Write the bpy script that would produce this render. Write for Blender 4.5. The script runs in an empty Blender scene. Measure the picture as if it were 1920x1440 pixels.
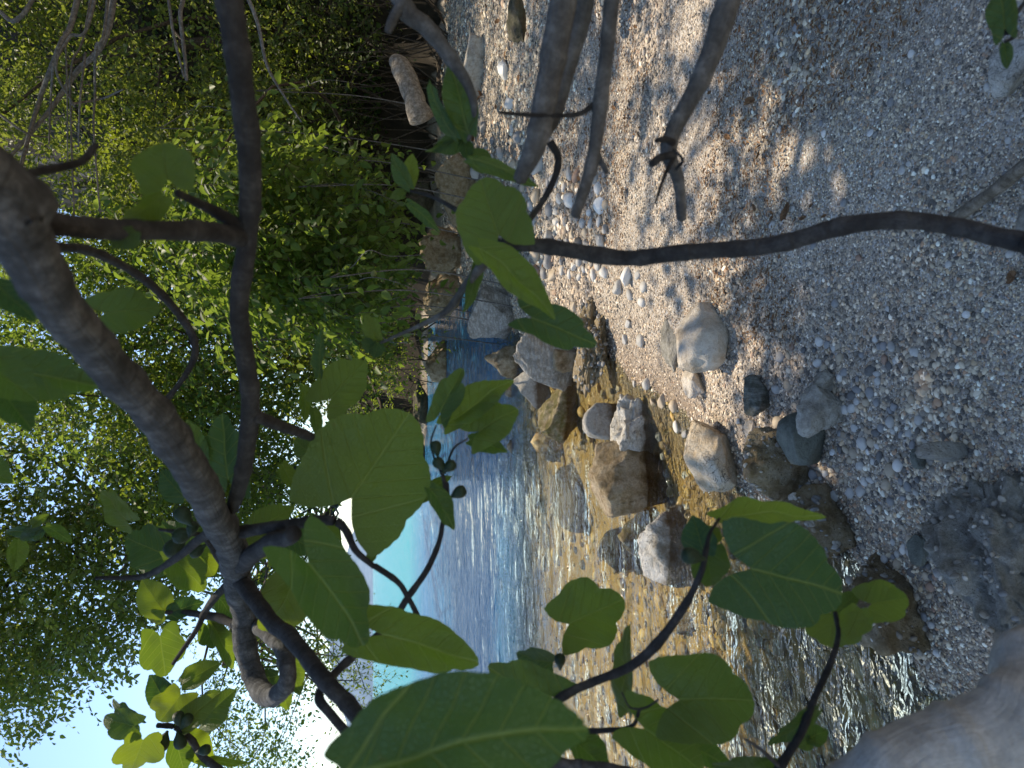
import bpy, bmesh, math, random
import numpy as np
from mathutils import Vector, Matrix, Euler

sc = bpy.context.scene
# ------------------------------------------------------------------ camera
F = 1386.0                       # focal length in pixels of the 1920x1440 photograph
PITCH = math.radians(10.7)       # camera looks this far below the horizon
CAMZ = 1.6                       # metres above the water
cam_d = bpy.data.cameras.new('camera'); cam = bpy.data.objects.new('camera', cam_d)
sc.collection.objects.link(cam); sc.camera = cam
cam_d.sensor_width = 36.0; cam_d.lens = 36.0 * F / 1920.0
cam_d.clip_start = 0.02; cam_d.clip_end = 20000
FW = Vector((0, math.cos(PITCH), -math.sin(PITCH)))
UP = Vector((0, math.sin(PITCH), math.cos(PITCH)))
RT = Vector((1, 0, 0))
# the photograph is stored on its side: picture right is down, picture up is to the right
M = Matrix((-UP, RT, -FW)).transposed().to_4x4(); M.translation = Vector((0, 0, CAMZ))
cam.matrix_world = M
cam_d.dof.use_dof = True; cam_d.dof.focus_distance = 4.2; cam_d.dof.aperture_fstop = 7.5
CP = Vector((0, 0, CAMZ))
# ------------------------------------------------------------------ light
SUN_EL, SUN_AZ = math.radians(66), math.radians(10)     # azimuth from +Y, negative = left
SUN = Vector((math.sin(SUN_AZ) * math.cos(SUN_EL), math.cos(SUN_AZ) * math.cos(SUN_EL), math.sin(SUN_EL)))
w = bpy.data.worlds.new('World'); sc.world = w; w.use_nodes = True
nt = w.node_tree; nt.nodes.clear()
wo = nt.nodes.new('ShaderNodeOutputWorld'); bg = nt.nodes.new('ShaderNodeBackground'); sky = nt.nodes.new('ShaderNodeTexSky')
sky.sky_type = 'NISHITA'; sky.sun_disc = False; sky.sun_elevation = SUN_EL; sky.sun_rotation = SUN_AZ
sky.air_density = 1.0; sky.dust_density = 0.2; sky.ozone_density = 1.6; sky.altitude = 10
bg.inputs[1].default_value = 0.15
nt.links.new(sky.outputs[0], bg.inputs[0]); nt.links.new(bg.outputs[0], wo.inputs[0])
sd = bpy.data.lights.new('sun', 'SUN'); sd.energy = 3.7; sd.angle = math.radians(0.53); sd.color = (1.0, 0.87, 0.67)
so = bpy.data.objects.new('sun', sd); sc.collection.objects.link(so)
so.rotation_euler = (-SUN).to_track_quat('-Z', 'Y').to_euler(); so.location = SUN * 50
sc.view_settings.view_transform = 'Standard'; sc.view_settings.look = 'None'
sc.view_settings.exposure = 0.8; sc.view_settings.gamma = 1.0; sc.view_settings.use_curve_mapping = False
sc.cycles.max_bounces = 10; sc.cycles.diffuse_bounces = 5; sc.cycles.transparent_max_bounces = 12
sc.cycles.use_denoising = True
sc.cycles.sample_clamp_indirect = 6.0
sc.cycles.caustics_reflective = False; sc.cycles.caustics_refractive = False

rng = np.random.default_rng(11); random.seed(5)
R = math.radians
COL = sc.collection
# ------------------------------------------------------------------ picture geometry
def ray(x, y):
    return FW + RT * ((720 - y) / F) + UP * ((960 - x) / F)
def at(x, y, d):
    return CP + ray(x, y) * d
# ------------------------------------------------------------------ numpy noise
def vnoise(p, seed=0):
    p = np.asarray(p, dtype=np.float64); i = np.floor(p).astype(np.int64); f = p - i; f = f * f * (3 - 2 * f)
    def h(a, b, c):
        n = (a * 374761393 + b * 668265263 + c * 2147483647 + seed * 1274126177) & 0xFFFFFFFF
        n = ((n ^ (n >> 13)) * 1274126177) & 0xFFFFFFFF
        return ((n ^ (n >> 16)) & 0xFFFF) / 65535.0 * 2 - 1
    r = 0
    for a in (0, 1):
        for b in (0, 1):
            for c in (0, 1):
                wgt = (f[:, 0] if a else 1 - f[:, 0]) * (f[:, 1] if b else 1 - f[:, 1]) * (f[:, 2] if c else 1 - f[:, 2])
                r = r + wgt * h(i[:, 0] + a, i[:, 1] + b, i[:, 2] + c)
    return r
def fbm(p, oct=4, seed=0, gain=0.5):
    p = np.asarray(p, dtype=np.float64); r = 0; a = 1.0
    for o in range(oct):
        r = r + a * vnoise(p * (2 ** o) + o * 7.3, seed + o); a *= gain
    return r
# ------------------------------------------------------------------ terrain
SHORE = [(-6, -14), (-1.6, -3), (-1.05, 0.4), (-0.88, 1.58), (-0.83, 1.9), (-0.67, 2.02), (-0.47, 2.36), (-0.46, 2.97), (-0.33, 3.33), (-0.11, 3.58),
         (0.06, 4.27), (0.25, 4.78), (0.43, 7.3), (0.95, 10.0), (1.75, 13.0), (2.5, 17.1), (2.2, 20), (1.9, 22), (-1.3, 22.3), (-3.2, 24.6), (-3.0, 29), (6, 60), (60, 260)]
BANK = [(16, -14), (13, 6), (9.6, 12.6), (7.2, 13.9), (6.1, 16.3), (4.4, 17.2), (2.85, 17.9), (2.4, 20.0), (2.02, 21.95), (-1.1, 22.35), (-3.0, 24.7), (-2.8, 29), (8, 62), (70, 270)]
def sdf(poly, close, X, Y):
    pts = poly + close
    P = np.stack([X, Y], 1); d = np.full(len(X), 1e9); ins = np.zeros(len(X), bool)
    n = len(pts)
    for k in range(n):
        a = np.array(pts[k]); b = np.array(pts[(k + 1) % n])
        if k < len(poly) - 1:
            e = b - a; t = np.clip(((P - a) @ e) / (e @ e), 0, 1); q = P - (a + t[:, None] * e)
            d = np.minimum(d, np.hypot(q[:, 0], q[:, 1]))
        c = (a[1] > P[:, 1]) != (b[1] > P[:, 1])
        with np.errstate(divide='ignore', invalid='ignore'):
            xx = (b[0] - a[0]) * (P[:, 1] - a[1]) / (b[1] - a[1]) + a[0]
        ins ^= c & (P[:, 0] < xx)
    return np.where(ins, d, -d)
CLOSE = [(3000, 260), (3000, -14)]
def height(X, Y):
    X = np.atleast_1d(np.asarray(X, float)); Y = np.atleast_1d(np.asarray(Y, float))
    d = sdf(SHORE, CLOSE, X, Y); b = sdf(BANK, CLOSE, X, Y)
    dl = np.maximum(d, 0); ds = np.maximum(-d, 0)
    z = 0.2 * (1 - np.exp(-dl / 0.8)) + 0.012 * np.minimum(dl, 8)
    z = np.where(d < 0, -0.30 * (1 - np.exp(-ds / 1.3)) - 0.05 * np.minimum(ds, 60) + 0.004, z)
    p = np.stack([X, Y, X * 0], 1)
    near = np.exp(-np.hypot(X, Y) / 30)
    z = z + (0.03 * fbm(p * 1.1, 3, 3) + 0.012 * fbm(p * 4.0, 2, 9)) * near * np.clip(0.35 + np.abs(d) * 1.5, 0, 1)
    bb = np.maximum(b, 0)
    cap = 2.0 + np.clip(X - 4.0, 0, 8) * 2.6
    rise = np.minimum(np.minimum(bb, 0.5) * 2.6 + np.maximum(bb - 0.5, 0) * 2.3, cap + bb * 0.03)
    z = z + rise * (1 + 0.25 * fbm(p * 0.9, 4, 21))
    return z
def hz(x, y): return float(height([x], [y])[0])
def ground(x, y, zmin=-.3):
    "point of the ground seen at a pixel"
    d = ray(x, y); z = 0.12
    for _ in range(12):
        t = (z - CAMZ) / d.z; p = CP + d * t; z = 0.5 * z + 0.5 * max(zmin, hz(p.x, p.y))
    return Vector((p.x, p.y, z)), t
# ------------------------------------------------------------------ helpers
def tag(o, label=None, cat=None, group=None, kind=None):
    if label: o['label'] = label
    if cat: o['category'] = cat
    if group: o['group'] = group
    if kind: o['kind'] = kind
    return o
def link(name, me, mat=None, parent=None, loc=None):
    o = bpy.data.objects.new(name, me); COL.objects.link(o)
    if mat is not None and me is not None and not me.materials: me.materials.append(mat)
    if parent is not None: o.parent = parent; o.matrix_parent_inverse = Matrix.Translation(-parent.location)
    if loc is not None: o.location = loc
    return o
def empty(name, loc):
    o = bpy.data.objects.new(name, None); COL.objects.link(o); o.location = loc; return o
def mesh_np(name, V, Fc, smooth=True, uv=None):
    me = bpy.data.meshes.new(name); V = np.asarray(V, np.float32); Fc = np.asarray(Fc, np.int32); k = Fc.shape[1]
    me.vertices.add(len(V)); me.vertices.foreach_set('co', V.ravel())
    me.loops.add(Fc.size); me.loops.foreach_set('vertex_index', Fc.ravel())
    me.polygons.add(len(Fc)); me.polygons.foreach_set('loop_start', np.arange(0, Fc.size, k, dtype=np.int32))
    if smooth: me.polygons.foreach_set('use_smooth', np.ones(len(Fc), bool))
    if uv is not None:
        l = me.uv_layers.new(name='UVMap'); l.data.foreach_set('uv', np.asarray(uv, np.float32)[Fc.ravel()].ravel())
    me.update(calc_edges=True); return me
# ------------------------------------------------------------------ materials
class NB:
    def __init__(s, name):
        s.m = bpy.data.materials.new(name); s.m.use_nodes = True; s.t = s.m.node_tree; s.t.nodes.clear()
        s.out = s.n('ShaderNodeOutputMaterial')
    def n(s, typ, **k):
        a = s.t.nodes.new(typ)
        for i, v in k.items():
            if hasattr(a, i): setattr(a, i, v)
        return a
    def l(s, a, b): s.t.links.new(a, b)
    def set(s, sock, v):
        if isinstance(v, bpy.types.NodeSocket): s.l(v, sock)
        else: sock.default_value = v
    def noise(s, vec, scale, detail=5, rough=0.55, dist=0.0):
        a = s.n('ShaderNodeTexNoise'); a.inputs['Scale'].default_value = scale; a.inputs['Detail'].default_value = detail
        a.inputs['Roughness'].default_value = rough; a.inputs['Distortion'].default_value = dist
        if vec is not None: s.l(vec, a.inputs['Vector'])
        return a.outputs['Fac']
    def voro(s, vec, scale, out='Color', feature='F1', rand=1.0):
        a = s.n('ShaderNodeTexVoronoi'); a.feature = feature; a.inputs['Scale'].default_value = scale; a.inputs['Randomness'].default_value = rand
        if vec is not None: s.l(vec, a.inputs['Vector'])
        return a.outputs[out]
    def ramp(s, fac, stops, interp='LINEAR'):
        a = s.n('ShaderNodeValToRGB'); cr = a.color_ramp; cr.interpolation = interp
        while len(cr.elements) < len(stops): cr.elements.new(0.5)
        for e, (p, c) in zip(cr.elements, stops):
            e.position = p; e.color = (c if len(c) == 4 else (*c, 1)) if not isinstance(c, (int, float)) else (c, c, c, 1)
        s.set(a.inputs[0], fac); return a.outputs[0]
    def mix(s, fac, a, b, mode='MIX'):
        m = s.n('ShaderNodeMix'); m.data_type = 'RGBA'; m.blend_type = mode
        s.set(m.inputs[0], fac); s.set(m.inputs[6], a); s.set(m.inputs[7], b); return m.outputs[2]
    def math(s, op, a, b=0.0, c=0.0):
        m = s.n('ShaderNodeMath'); m.operation = op
        s.set(m.inputs[0], a); s.set(m.inputs[1], b); s.set(m.inputs[2], c); return m.outputs[0]
    def maprange(s, v, a, b, c=0.0, d=1.0):
        m = s.n('ShaderNodeMapRange'); s.set(m.inputs[0], v)
        for i, q in enumerate((a, b, c, d)): m.inputs[i + 1].default_value = q
        return m.outputs[0]
    def bump(s, h, strength, dist, nrm=None):
        b = s.n('ShaderNodeBump'); b.inputs['Strength'].default_value = strength; b.inputs['Distance'].default_value = dist
        s.l(h, b.inputs['Height'])
        if nrm is not None: s.l(nrm, b.inputs['Normal'])
        return b.outputs[0]
    def bsdf(s, col, rough=0.8, nrm=None, spec=0.3):
        b = s.n('ShaderNodeBsdfPrincipled'); s.set(b.inputs['Base Color'], col); s.set(b.inputs['Roughness'], rough)
        b.inputs['Specular IOR Level'].default_value = spec
        if nrm is not None: s.l(nrm, b.inputs['Normal'])
        return b.outputs[0]
    def finish(s, sh): s.l(sh, s.out.inputs[0]); return s.m
def c4(r, g, b): return (r, g, b, 1)

GRAVEL_STOPS = [(0.0, c4(.06, .052, .045)), (0.13, c4(.18, .15, .12)), (0.30, c4(.38, .31, .23)), (0.46, c4(.52, .44, .33)),
                (0.60, c4(.30, .235, .17)), (0.70, c4(.66, .61, .53)), (0.84, c4(.28, .27, .27)), (0.92, c4(.80, .77, .70)), (1.0, c4(.40, .26, .17))]
def mat_ground():
    s = NB('beach_ground'); tc = s.n('ShaderNodeNewGeometry'); pos = tc.outputs['Position']
    v1 = s.voro(pos, 150); v2 = s.voro(pos, 60); v3 = s.voro(pos, 17)
    sep = lambda c: s.t.nodes[-1]
    def chan(c):
        q = s.n('ShaderNodeSeparateColor'); s.l(c, q.inputs[0]); return q.outputs[0]
    c1 = s.ramp(chan(v1), GRAVEL_STOPS); c2 = s.ramp(chan(v2), GRAVEL_STOPS); 
    col = s.mix(0.35, c1, c2)
    big = s.noise(pos, 1.3, 4); col = s.mix(s.maprange(big, .35, .7, 0, .45), col, c4(.30, .25, .19))
    xyz = s.n('ShaderNodeSeparateXYZ'); s.l(pos, xyz.inputs[0]); z = xyz.outputs[2]
    nz = s.noise(pos, 3.0, 4)
    # wet sand and gravel round the waterline, ochre algae-stained stones under water
    zz = s.math('ADD', z, s.math('MULTIPLY', s.math('SUBTRACT', nz, .5), .10))
    wet = s.maprange(zz, .0, .085, 1, 0)
    col = s.mix(wet, col, s.mix(.75, col, c4(.15, .085, .035), 'MIX'))
    v4 = s.voro(pos, 9); under = s.maprange(zz, -.10, -.02, 1, 0)
    bed = s.mix(chan(v4), c4(.20, .10, .016), c4(.48, .29, .06))
    bed = s.mix(s.noise(pos, 6, 5), bed, c4(.30, .19, .05))
    col = s.mix(under, col, bed)
    deep = s.maprange(z, -2.6, -1.0, 1, 0); col = s.mix(deep, col, c4(.16, .46, .44))
    # soil and litter on the bank, deep shade under ivy painted into the colour
    soil = s.ramp(s.noise(pos, 2.2, 6, .65), [(0.3, c4(.012, .009, .006)), (0.5, c4(.03, .022, .013)), (0.72, c4(.06, .045, .028))])
    nx = s.n('ShaderNodeSeparateXYZ'); s.l(tc.outputs['Normal'], nx.inputs[0])
    col = s.mix(s.math('MAXIMUM', s.maprange(zz, .33, .42), s.math('MULTIPLY', s.maprange(nx.outputs[2], .90, .80), s.maprange(z, .12, .2))), col, soil)
    hb = s.math('ADD', s.math('MULTIPLY', s.voro(pos, 150, 'Distance'), -.4), s.math('MULTIPLY', s.voro(pos, 50, 'Distance'), -.6))
    n = s.bump(hb, .8, .012)
    rough = s.maprange(wet, 0, 1, .85, .3)
    return s.finish(s.bsdf(col, rough, n, .35))
def mat_pebble(instancer=True):
    s = NB('gravel_stone' if instancer else 'pebble_stone')
    if instancer:
        a = s.n('ShaderNodeAttribute'); a.attribute_type = 'INSTANCER'; a.attribute_name = 'col'; col = a.outputs['Color']
    else:
        a = s.n('ShaderNodeObjectInfo'); col = a.outputs['Color']
    tc = s.n('ShaderNodeTexCoord')
    nn = s.noise(tc.outputs['Object'], 3.5 if instancer else 30, 4, .6)
    col = s.mix(s.maprange(nn, .3, .75, 0, .55), col, s.mix(.5, col, c4(.5, .47, .42)))
    return s.finish(s.bsdf(col, .62, s.bump(nn, .2, .004), .35))
def mat_rock(name, ca, cb, cc, moss=0.0, strata=0.0, crack=0.0, pits=0.3, scale=1.0, wet=True, mosscol=(.10, .10, .018), stretch=None, grain=.25):
    s = NB(name); tc = s.n('ShaderNodeTexCoord'); o = tc.outputs['Object']; g = s.n('ShaderNodeNewGeometry')
    oi = s.n('ShaderNodeObjectInfo'); add = s.n('ShaderNodeVectorMath'); add.operation = 'ADD'
    sc_ = s.n('ShaderNodeVectorMath'); sc_.operation = 'SCALE'; sc_.inputs[0].default_value = (7, 3, 5); s.l(oi.outputs['Random'], sc_.inputs['Scale'])
    s.l(o, add.inputs[0]); s.l(sc_.outputs[0], add.inputs[1]); v = add.outputs[0]
    scale = scale * 1.9; n1 = s.noise(v, 5 * scale, 8, .68); n2 = s.noise(v, 26 * scale, 6, .72); n3 = s.noise(v, 110 * scale, 4, .75)
    col = s.ramp(n1, [(0.32, ca), (0.44, cb), (0.56, cc)])
    col = s.mix(s.maprange(n2, .38, .56, .6, 0), col, s.mix(.6, col, ca))
    col = s.mix(s.maprange(n3, .35, .65, grain, 0), col, s.mix(.75, col, c4(.03, .028, .022)))
    h = s.math('ADD', s.math('MULTIPLY', n1, .6), s.math('ADD', s.math('MULTIPLY', n2, .45), s.math('MULTIPLY', n3, .16)))
    if strata:
        mp = s.n('ShaderNodeMapping'); s.l(v, mp.inputs[0]); mp.inputs['Scale'].default_value = stretch or (1, 1, 1)
        ns = s.noise(mp.outputs[0], 8 * scale, 6, .65, .35)
        band = s.maprange(ns, .40, .56)
        col = s.mix(s.math('MULTIPLY', band, strata), col, s.mix(.7, col, ca))
        h = s.math('ADD', h, s.math('MULTIPLY', ns, 1.3 * strata))
    if crack:
        dv = s.voro(s.mix(.12, v, s.n('ShaderNodeTexNoise').outputs['Color'], 'ADD'), 9 * scale, 'Distance', 'DISTANCE_TO_EDGE')
        k = s.maprange(dv, 0, .02, 1, 0); k = s.math('MULTIPLY', k, s.maprange(s.noise(v, 4, 3), .45, .6))
        col = s.mix(s.math('MULTIPLY', k, crack), col, c4(.05, .04, .03)); h = s.math('SUBTRACT', h, s.math('MULTIPLY', k, .5))
    if pits:
        pd = s.voro(v, 34 * scale, 'Distance'); pk = s.math('MULTIPLY', s.maprange(pd, .0, .28, 1, 0), s.maprange(n1, .45, .6))
        col = s.mix(s.math('MULTIPLY', pk, pits), col, c4(.035, .03, .02)); h = s.math('SUBTRACT', h, s.math('MULTIPLY', pk, pits * .8))
    xyz = s.n('ShaderNodeSeparateXYZ'); s.l(g.outputs['Position'], xyz.inputs[0]); nx = s.n('ShaderNodeSeparateXYZ'); s.l(g.outputs['Normal'], nx.inputs[0])
    if moss:
        mk = s.math('MULTIPLY', s.maprange(s.noise(v, 9 * scale, 6, .7), .40, .58), moss)
        mc = s.mix(n2, c4(*mosscol), c4(mosscol[0] * 1.9, mosscol[1] * 1.7, mosscol[2] * 1.8))
        col = s.mix(mk, col, mc)
    rough = .82
    if wet:
        zz = s.math('ADD', xyz.outputs[2], s.math('MULTIPLY', s.math('SUBTRACT', n1, .5), .10))
        wk = s.maprange(zz, .0, .04, 1, 0)
        col = s.mix(wk, col, s.mix(.72, col, c4(.10, .055, .015))); rough = s.maprange(wk, 0, 1, .82, .28)
    return s.finish(s.bsdf(col, rough, s.bump(h, 1.0, .045 / scale ** .5), .3))
def mat_bark(name, ca, cb, cc, rings=0.0, rough=.85):
    s = NB(name); tc = s.n('ShaderNodeTexCoord'); uv = tc.outputs['UV']; o = tc.outputs['Object']
    n1 = s.noise(o, 34, 7, .72); n2 = s.noise(o, 190, 5, .75)
    mp = s.n('ShaderNodeMapping'); s.l(uv, mp.inputs[0]); mp.inputs['Scale'].default_value = (14, 2, 1)
    st = s.noise(mp.outputs[0], 3, 5, .65)
    col = s.ramp(n1, [(0.36, ca), (0.5, cb), (0.62, cc)])
    col = s.mix(s.maprange(n2, .40, .60, 0, .7), col, s.mix(.5, col, ca))
    col = s.mix(s.maprange(st, .35, .65, 0, .35), col, s.mix(.6, col, ca))
    h = s.math('ADD', s.math('MULTIPLY', n1, .5), s.math('ADD', s.math('MULTIPLY', n2, .3), s.math('MULTIPLY', st, .5)))
    if rings:
        xyz = s.n('ShaderNodeSeparateXYZ'); s.l(uv, xyz.inputs[0])
        u = s.math('ADD', xyz.outputs[1], s.math('MULTIPLY', s.noise(o, 9, 2), .018))
        fr = s.math('FRACT', s.math('MULTIPLY', u, 26.0)); k = s.maprange(s.math('ABSOLUTE', s.math('SUBTRACT', fr, .5)), .0, .09, 1, 0)
        col = s.mix(s.math('MULTIPLY', k, rings), col, s.mix(.7, col, ca)); h = s.math('ADD', h, s.math('MULTIPLY', k, .4 * rings))
    return s.finish(s.bsdf(col, rough, s.bump(h, 1.0, .009), .2))
def mat_foliage(name, cols, trans, tfac=.4, rough=.5, spec=.25):
    s = NB(name); g = s.n('ShaderNodeNewGeometry')
    k = len(cols); col = s.ramp(g.outputs['Random Per Island'], [(i / (k - 1), c4(*c)) for i, c in enumerate(cols)])
    b = s.bsdf(col, rough, None, spec); t = s.n('ShaderNodeBsdfTranslucent')
    s.l(s.mix(.6, col, c4(*trans)), t.inputs[0])
    mx = s.n('ShaderNodeMixShader'); mx.inputs[0].default_value = tfac; s.l(b, mx.inputs[1]); s.l(t.outputs[0], mx.inputs[2])
    return s.finish(mx.outputs[0])
def mat_figleaf():
    s = NB('fig_leaf'); uvn = s.n('ShaderNodeTexCoord'); xyz = s.n('ShaderNodeSeparateXYZ'); s.l(uvn.outputs['UV'], xyz.inputs[0])
    u, v = xyz.outputs[0], xyz.outputs[1]; oi = s.n('ShaderNodeObjectInfo'); rnd = oi.outputs['Random']
    av = s.math('ABSOLUTE', v); r = s.math('SQRT', s.math('ADD', s.math('MULTIPLY', u, u), s.math('MULTIPLY', v, v)))
    th = s.math('ARCTAN2', av, u)
    def vein(a, wd):
        d = s.math('MULTIPLY', r, s.math('ABSOLUTE', s.math('SINE', s.math('SUBTRACT', th, a))))
        return s.maprange(d, 0, wd, 1, 0)
    k = s.math('MAXIMUM', vein(0.0, .018), s.math('MULTIPLY', vein(.72, .014), s.maprange(r, .55, .85, 1, .0)))
    fr = s.math('FRACT', s.math('SUBTRACT', s.math('MULTIPLY', u, 7.0), s.math('MULTIPLY', av, 5.5)))
    sec = s.math('MULTIPLY', s.maprange(s.math('ABSOLUTE', s.math('SUBTRACT', fr, .5)), 0, .075, 1, 0), s.maprange(th, .5, .75, .8, .15))
    k = s.math('MAXIMUM', k, s.math('MULTIPLY', sec, .9))
    net = s.voro(uvn.outputs['UV'], 38, 'Distance', 'DISTANCE_TO_EDGE'); netk = s.maprange(net, 0, .10, 1, 0)
    n = s.noise(uvn.outputs['UV'], 5, 5, .6)
    base = s.mix(rnd, c4(.030, .080, .042), c4(.066, .125, .028)); base = s.mix(s.maprange(n, .35, .7, 0, .5), base, s.mix(.5, base, c4(.09, .15, .04)))
    col = s.mix(s.math('MULTIPLY', k, .8), base, c4(.22, .30, .11)); col = s.mix(s.math('MULTIPLY', netk, .10), col, c4(.14, .2, .05))
    spot = s.maprange(s.noise(uvn.outputs['UV'], 9, 3), .68, .73); col = s.mix(s.math('MULTIPLY', spot, .6), col, c4(.08, .06, .02))
    h = s.math('ADD', s.math('MULTIPLY', k, .6), s.math('ADD', s.math('MULTIPLY', netk, -.12), s.math('MULTIPLY', n, .3)))
    b = s.bsdf(col, s.maprange(n, .3, .7, .42, .56), s.bump(h, .9, .006), .38)
    t = s.n('ShaderNodeBsdfTranslucent'); s.l(s.mix(s.math('MULTIPLY', k, .5), s.mix(rnd, c4(.08, .19, .016), c4(.40, .52, .022)), c4(.34, .46, .08)), t.inputs[0])
    mx = s.n('ShaderNodeMixShader'); mx.inputs[0].default_value = .35; s.l(b, mx.inputs[1]); s.l(t.outputs[0], mx.inputs[2])
    return s.finish(mx.outputs[0])
def mat_water():
    s = NB('sea_water'); g = s.n('ShaderNodeNewGeometry'); pos = g.outputs['Position']
    mp = s.n('ShaderNodeMapping'); s.l(pos, mp.inputs[0]); mp.inputs['Scale'].default_value = (.62, 1.0, 1); mp.inputs['Rotation'].default_value = (0, 0, R(-8))
    xyz = s.n('ShaderNodeSeparateXYZ'); s.l(pos, xyz.inputs[0]); Y = xyz.outputs[1]
    n1 = s.noise(mp.outputs[0], 3.0, 3, .5, .5); n2 = s.noise(mp.outputs[0], 8.5, 3, .55, .9); n3 = s.noise(mp.outputs[0], 26, 2, .5, .6)
    n0 = s.noise(mp.outputs[0], 1.15, 3, .5, .6)
    hh = s.math('ADD', s.math('ADD', s.math('MULTIPLY', n0, s.maprange(Y, 7, 16, 0, 3.0)), n1), s.math('ADD', s.math('MULTIPLY', n2, .42), s.math('MULTIPLY', n3, s.maprange(Y, 2, 7, .38, .18))))
    hh = s.math('MULTIPLY', hh, s.maprange(Y, 2.0, 7.0, 2.4, 1.0))
    b = s.bump(hh, 1.0, .07)
    fr = s.n('ShaderNodeFresnel'); fr.inputs[0].default_value = 1.33; s.l(b, fr.inputs['Normal'])
    gl = s.n('ShaderNodeBsdfGlossy'); gl.inputs['Roughness'].default_value = .03; s.l(b, gl.inputs['Normal'])
    tr = s.n('ShaderNodeBsdfTransparent'); tr.inputs[0].default_value = (.90, .95, .88, 1)
    body = s.n('ShaderNodeBsdfDiffuse'); s.l(s.mix(s.maprange(Y, 23, 33), c4(.035, .15, .29), c4(.045, .34, .36)), body.inputs[0])
    mb = s.n('ShaderNodeMixShader'); s.set(mb.inputs[0], s.maprange(Y, 7.6, 10.0, 0, .9)); s.l(tr.outputs[0], mb.inputs[1]); s.l(body.outputs[0], mb.inputs[2])
    mx = s.n('ShaderNodeMixShader'); s.l(fr.outputs[0], mx.inputs[0]); s.l(mb.outputs[0], mx.inputs[1]); s.l(gl.outputs[0], mx.inputs[2])
    return s.finish(mx.outputs[0])
def mat_simple(name, ca, cb, scale, rough=.8, spec=.3, trans=None):
    s = NB(name); tc = s.n('ShaderNodeTexCoord'); n = s.noise(tc.outputs['Object'], scale, 6, .65)
    col = s.mix(s.maprange(n, .3, .7), ca, cb); return s.finish(s.bsdf(col, rough, s.bump(n, .5, .01), spec))

MG = mat_ground(); MPI = mat_pebble(True); MPO = mat_pebble(False); MW = mat_water()
M_PALE = mat_rock('pale_limestone', c4(.42, .33, .23), c4(.62, .52, .40), c4(.74, .67, .57), pits=.15, grain=.12)
M_CRACK = mat_rock('cracked_limestone', c4(.42, .31, .19), c4(.60, .48, .33), c4(.68, .60, .48), crack=1.0, pits=.2, grain=.15)
M_GREY = mat_rock('grey_limestone', c4(.19, .165, .13), c4(.38, .345, .29), c4(.54, .51, .45), pits=.35)
M_WHITE = mat_rock('bleached_limestone', c4(.28, .24, .18), c4(.54, .50, .43), c4(.72, .69, .63), pits=.55, crack=.6)
M_STRI = mat_rock('striated_limestone', c4(.17, .155, .13), c4(.44, .41, .36), c4(.62, .59, .54), strata=.8, stretch=(.5, 3.2, 3.2), pits=.2)
M_RIB = mat_rock('ribbed_greenstone', c4(.08, .08, .06), c4(.22, .23, .19), c4(.40, .40, .36), strata=.8, stretch=(4, .6, .6), scale=1.6, pits=.1)
M_GREEN = mat_rock('green_grey_stone', c4(.10, .105, .085), c4(.165, .175, .145), c4(.24, .25, .21), pits=.1, grain=.2)
M_MOSS = mat_rock('mossy_rock', c4(.11, .08, .04), c4(.25, .19, .10), c4(.40, .33, .21), moss=.75, mosscol=(.075, .075, .012))
M_BROWN = mat_rock('brown_rock', c4(.13, .09, .05), c4(.32, .235, .14), c4(.50, .41, .29), moss=.3, mosscol=(.09, .07, .015))
M_DARK = mat_rock('shade_painted_earthy_rock', c4(.035, .028, .018), c4(.08, .065, .042), c4(.15, .125, .085), moss=.5, mosscol=(.03, .035, .01))  # earthy rock darkened: shade under the bank is painted into its colour
M_YEL = mat_rock('ochre_rock', c4(.30, .18, .06), c4(.50, .35, .13), c4(.62, .50, .27), pits=.6)
M_CONG = mat_rock('conglomerate', c4(.14, .10, .06), c4(.31, .235, .14), c4(.45, .37, .25), moss=.4, mosscol=(.12, .085, .02), pits=.7, scale=1.5, grain=.45)
M_CONGG = mat_rock('grey_conglomerate', c4(.17, .155, .125), c4(.36, .335, .285), c4(.52, .495, .44), moss=.15, mosscol=(.09, .09, .045), pits=.45, scale=2.0, grain=.4, strata=.3, stretch=(.6, .6, 2.6))
M_FIGB = mat_bark('fig_bark', c4(.04, .042, .044), c4(.09, .093, .097), c4(.19, .194, .20), rings=.6)
M_FIGT = mat_bark('smooth_fig_bark', c4(.30, .30, .285), c4(.44, .435, .415), c4(.56, .555, .53), rings=.15)
M_FIGD = mat_bark('dark_fig_bark', c4(.028, .027, .027), c4(.052, .05, .05), c4(.095, .092, .09), rings=.3)
M_DEAD = mat_bark('dead_grey_bark', c4(.075, .071, .066), c4(.145, .139, .13), c4(.25, .242, .23))
M_TRUNK = mat_bark('forest_bark', c4(.035, .026, .018), c4(.09, .068, .048), c4(.16, .13, .10))
M_ROOT = mat_bark('shade_painted_root', c4(.012, .01, .008), c4(.03, .024, .018), c4(.055, .045, .035))  # root bark darkened to carry the bank's shade in its colour
M_LOG = mat_bark('bleached_driftwood', c4(.10, .08, .058), c4(.22, .185, .14), c4(.36, .31, .25))
M_FL = mat_figleaf()
M_FIG = mat_simple('fig_skin', c4(.008, .02, .008), c4(.02, .04, .016), 60, .55)
M_LA = mat_foliage('sun_tinted_leaf', [(.035, .065, .014), (.085, .13, .022), (.15, .19, .045), (.055, .085, .022), (.20, .22, .10)], (.46, .54, .06), .44)  # yellower leaf, sunlight put into its tones
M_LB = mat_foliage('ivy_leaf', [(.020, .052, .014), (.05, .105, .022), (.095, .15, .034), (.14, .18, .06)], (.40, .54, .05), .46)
M_LC = mat_foliage('oak_leaf', [(.028, .055, .014), (.055, .095, .02), (.09, .135, .026), (.15, .18, .035)], (.50, .60, .04), .48)
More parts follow.
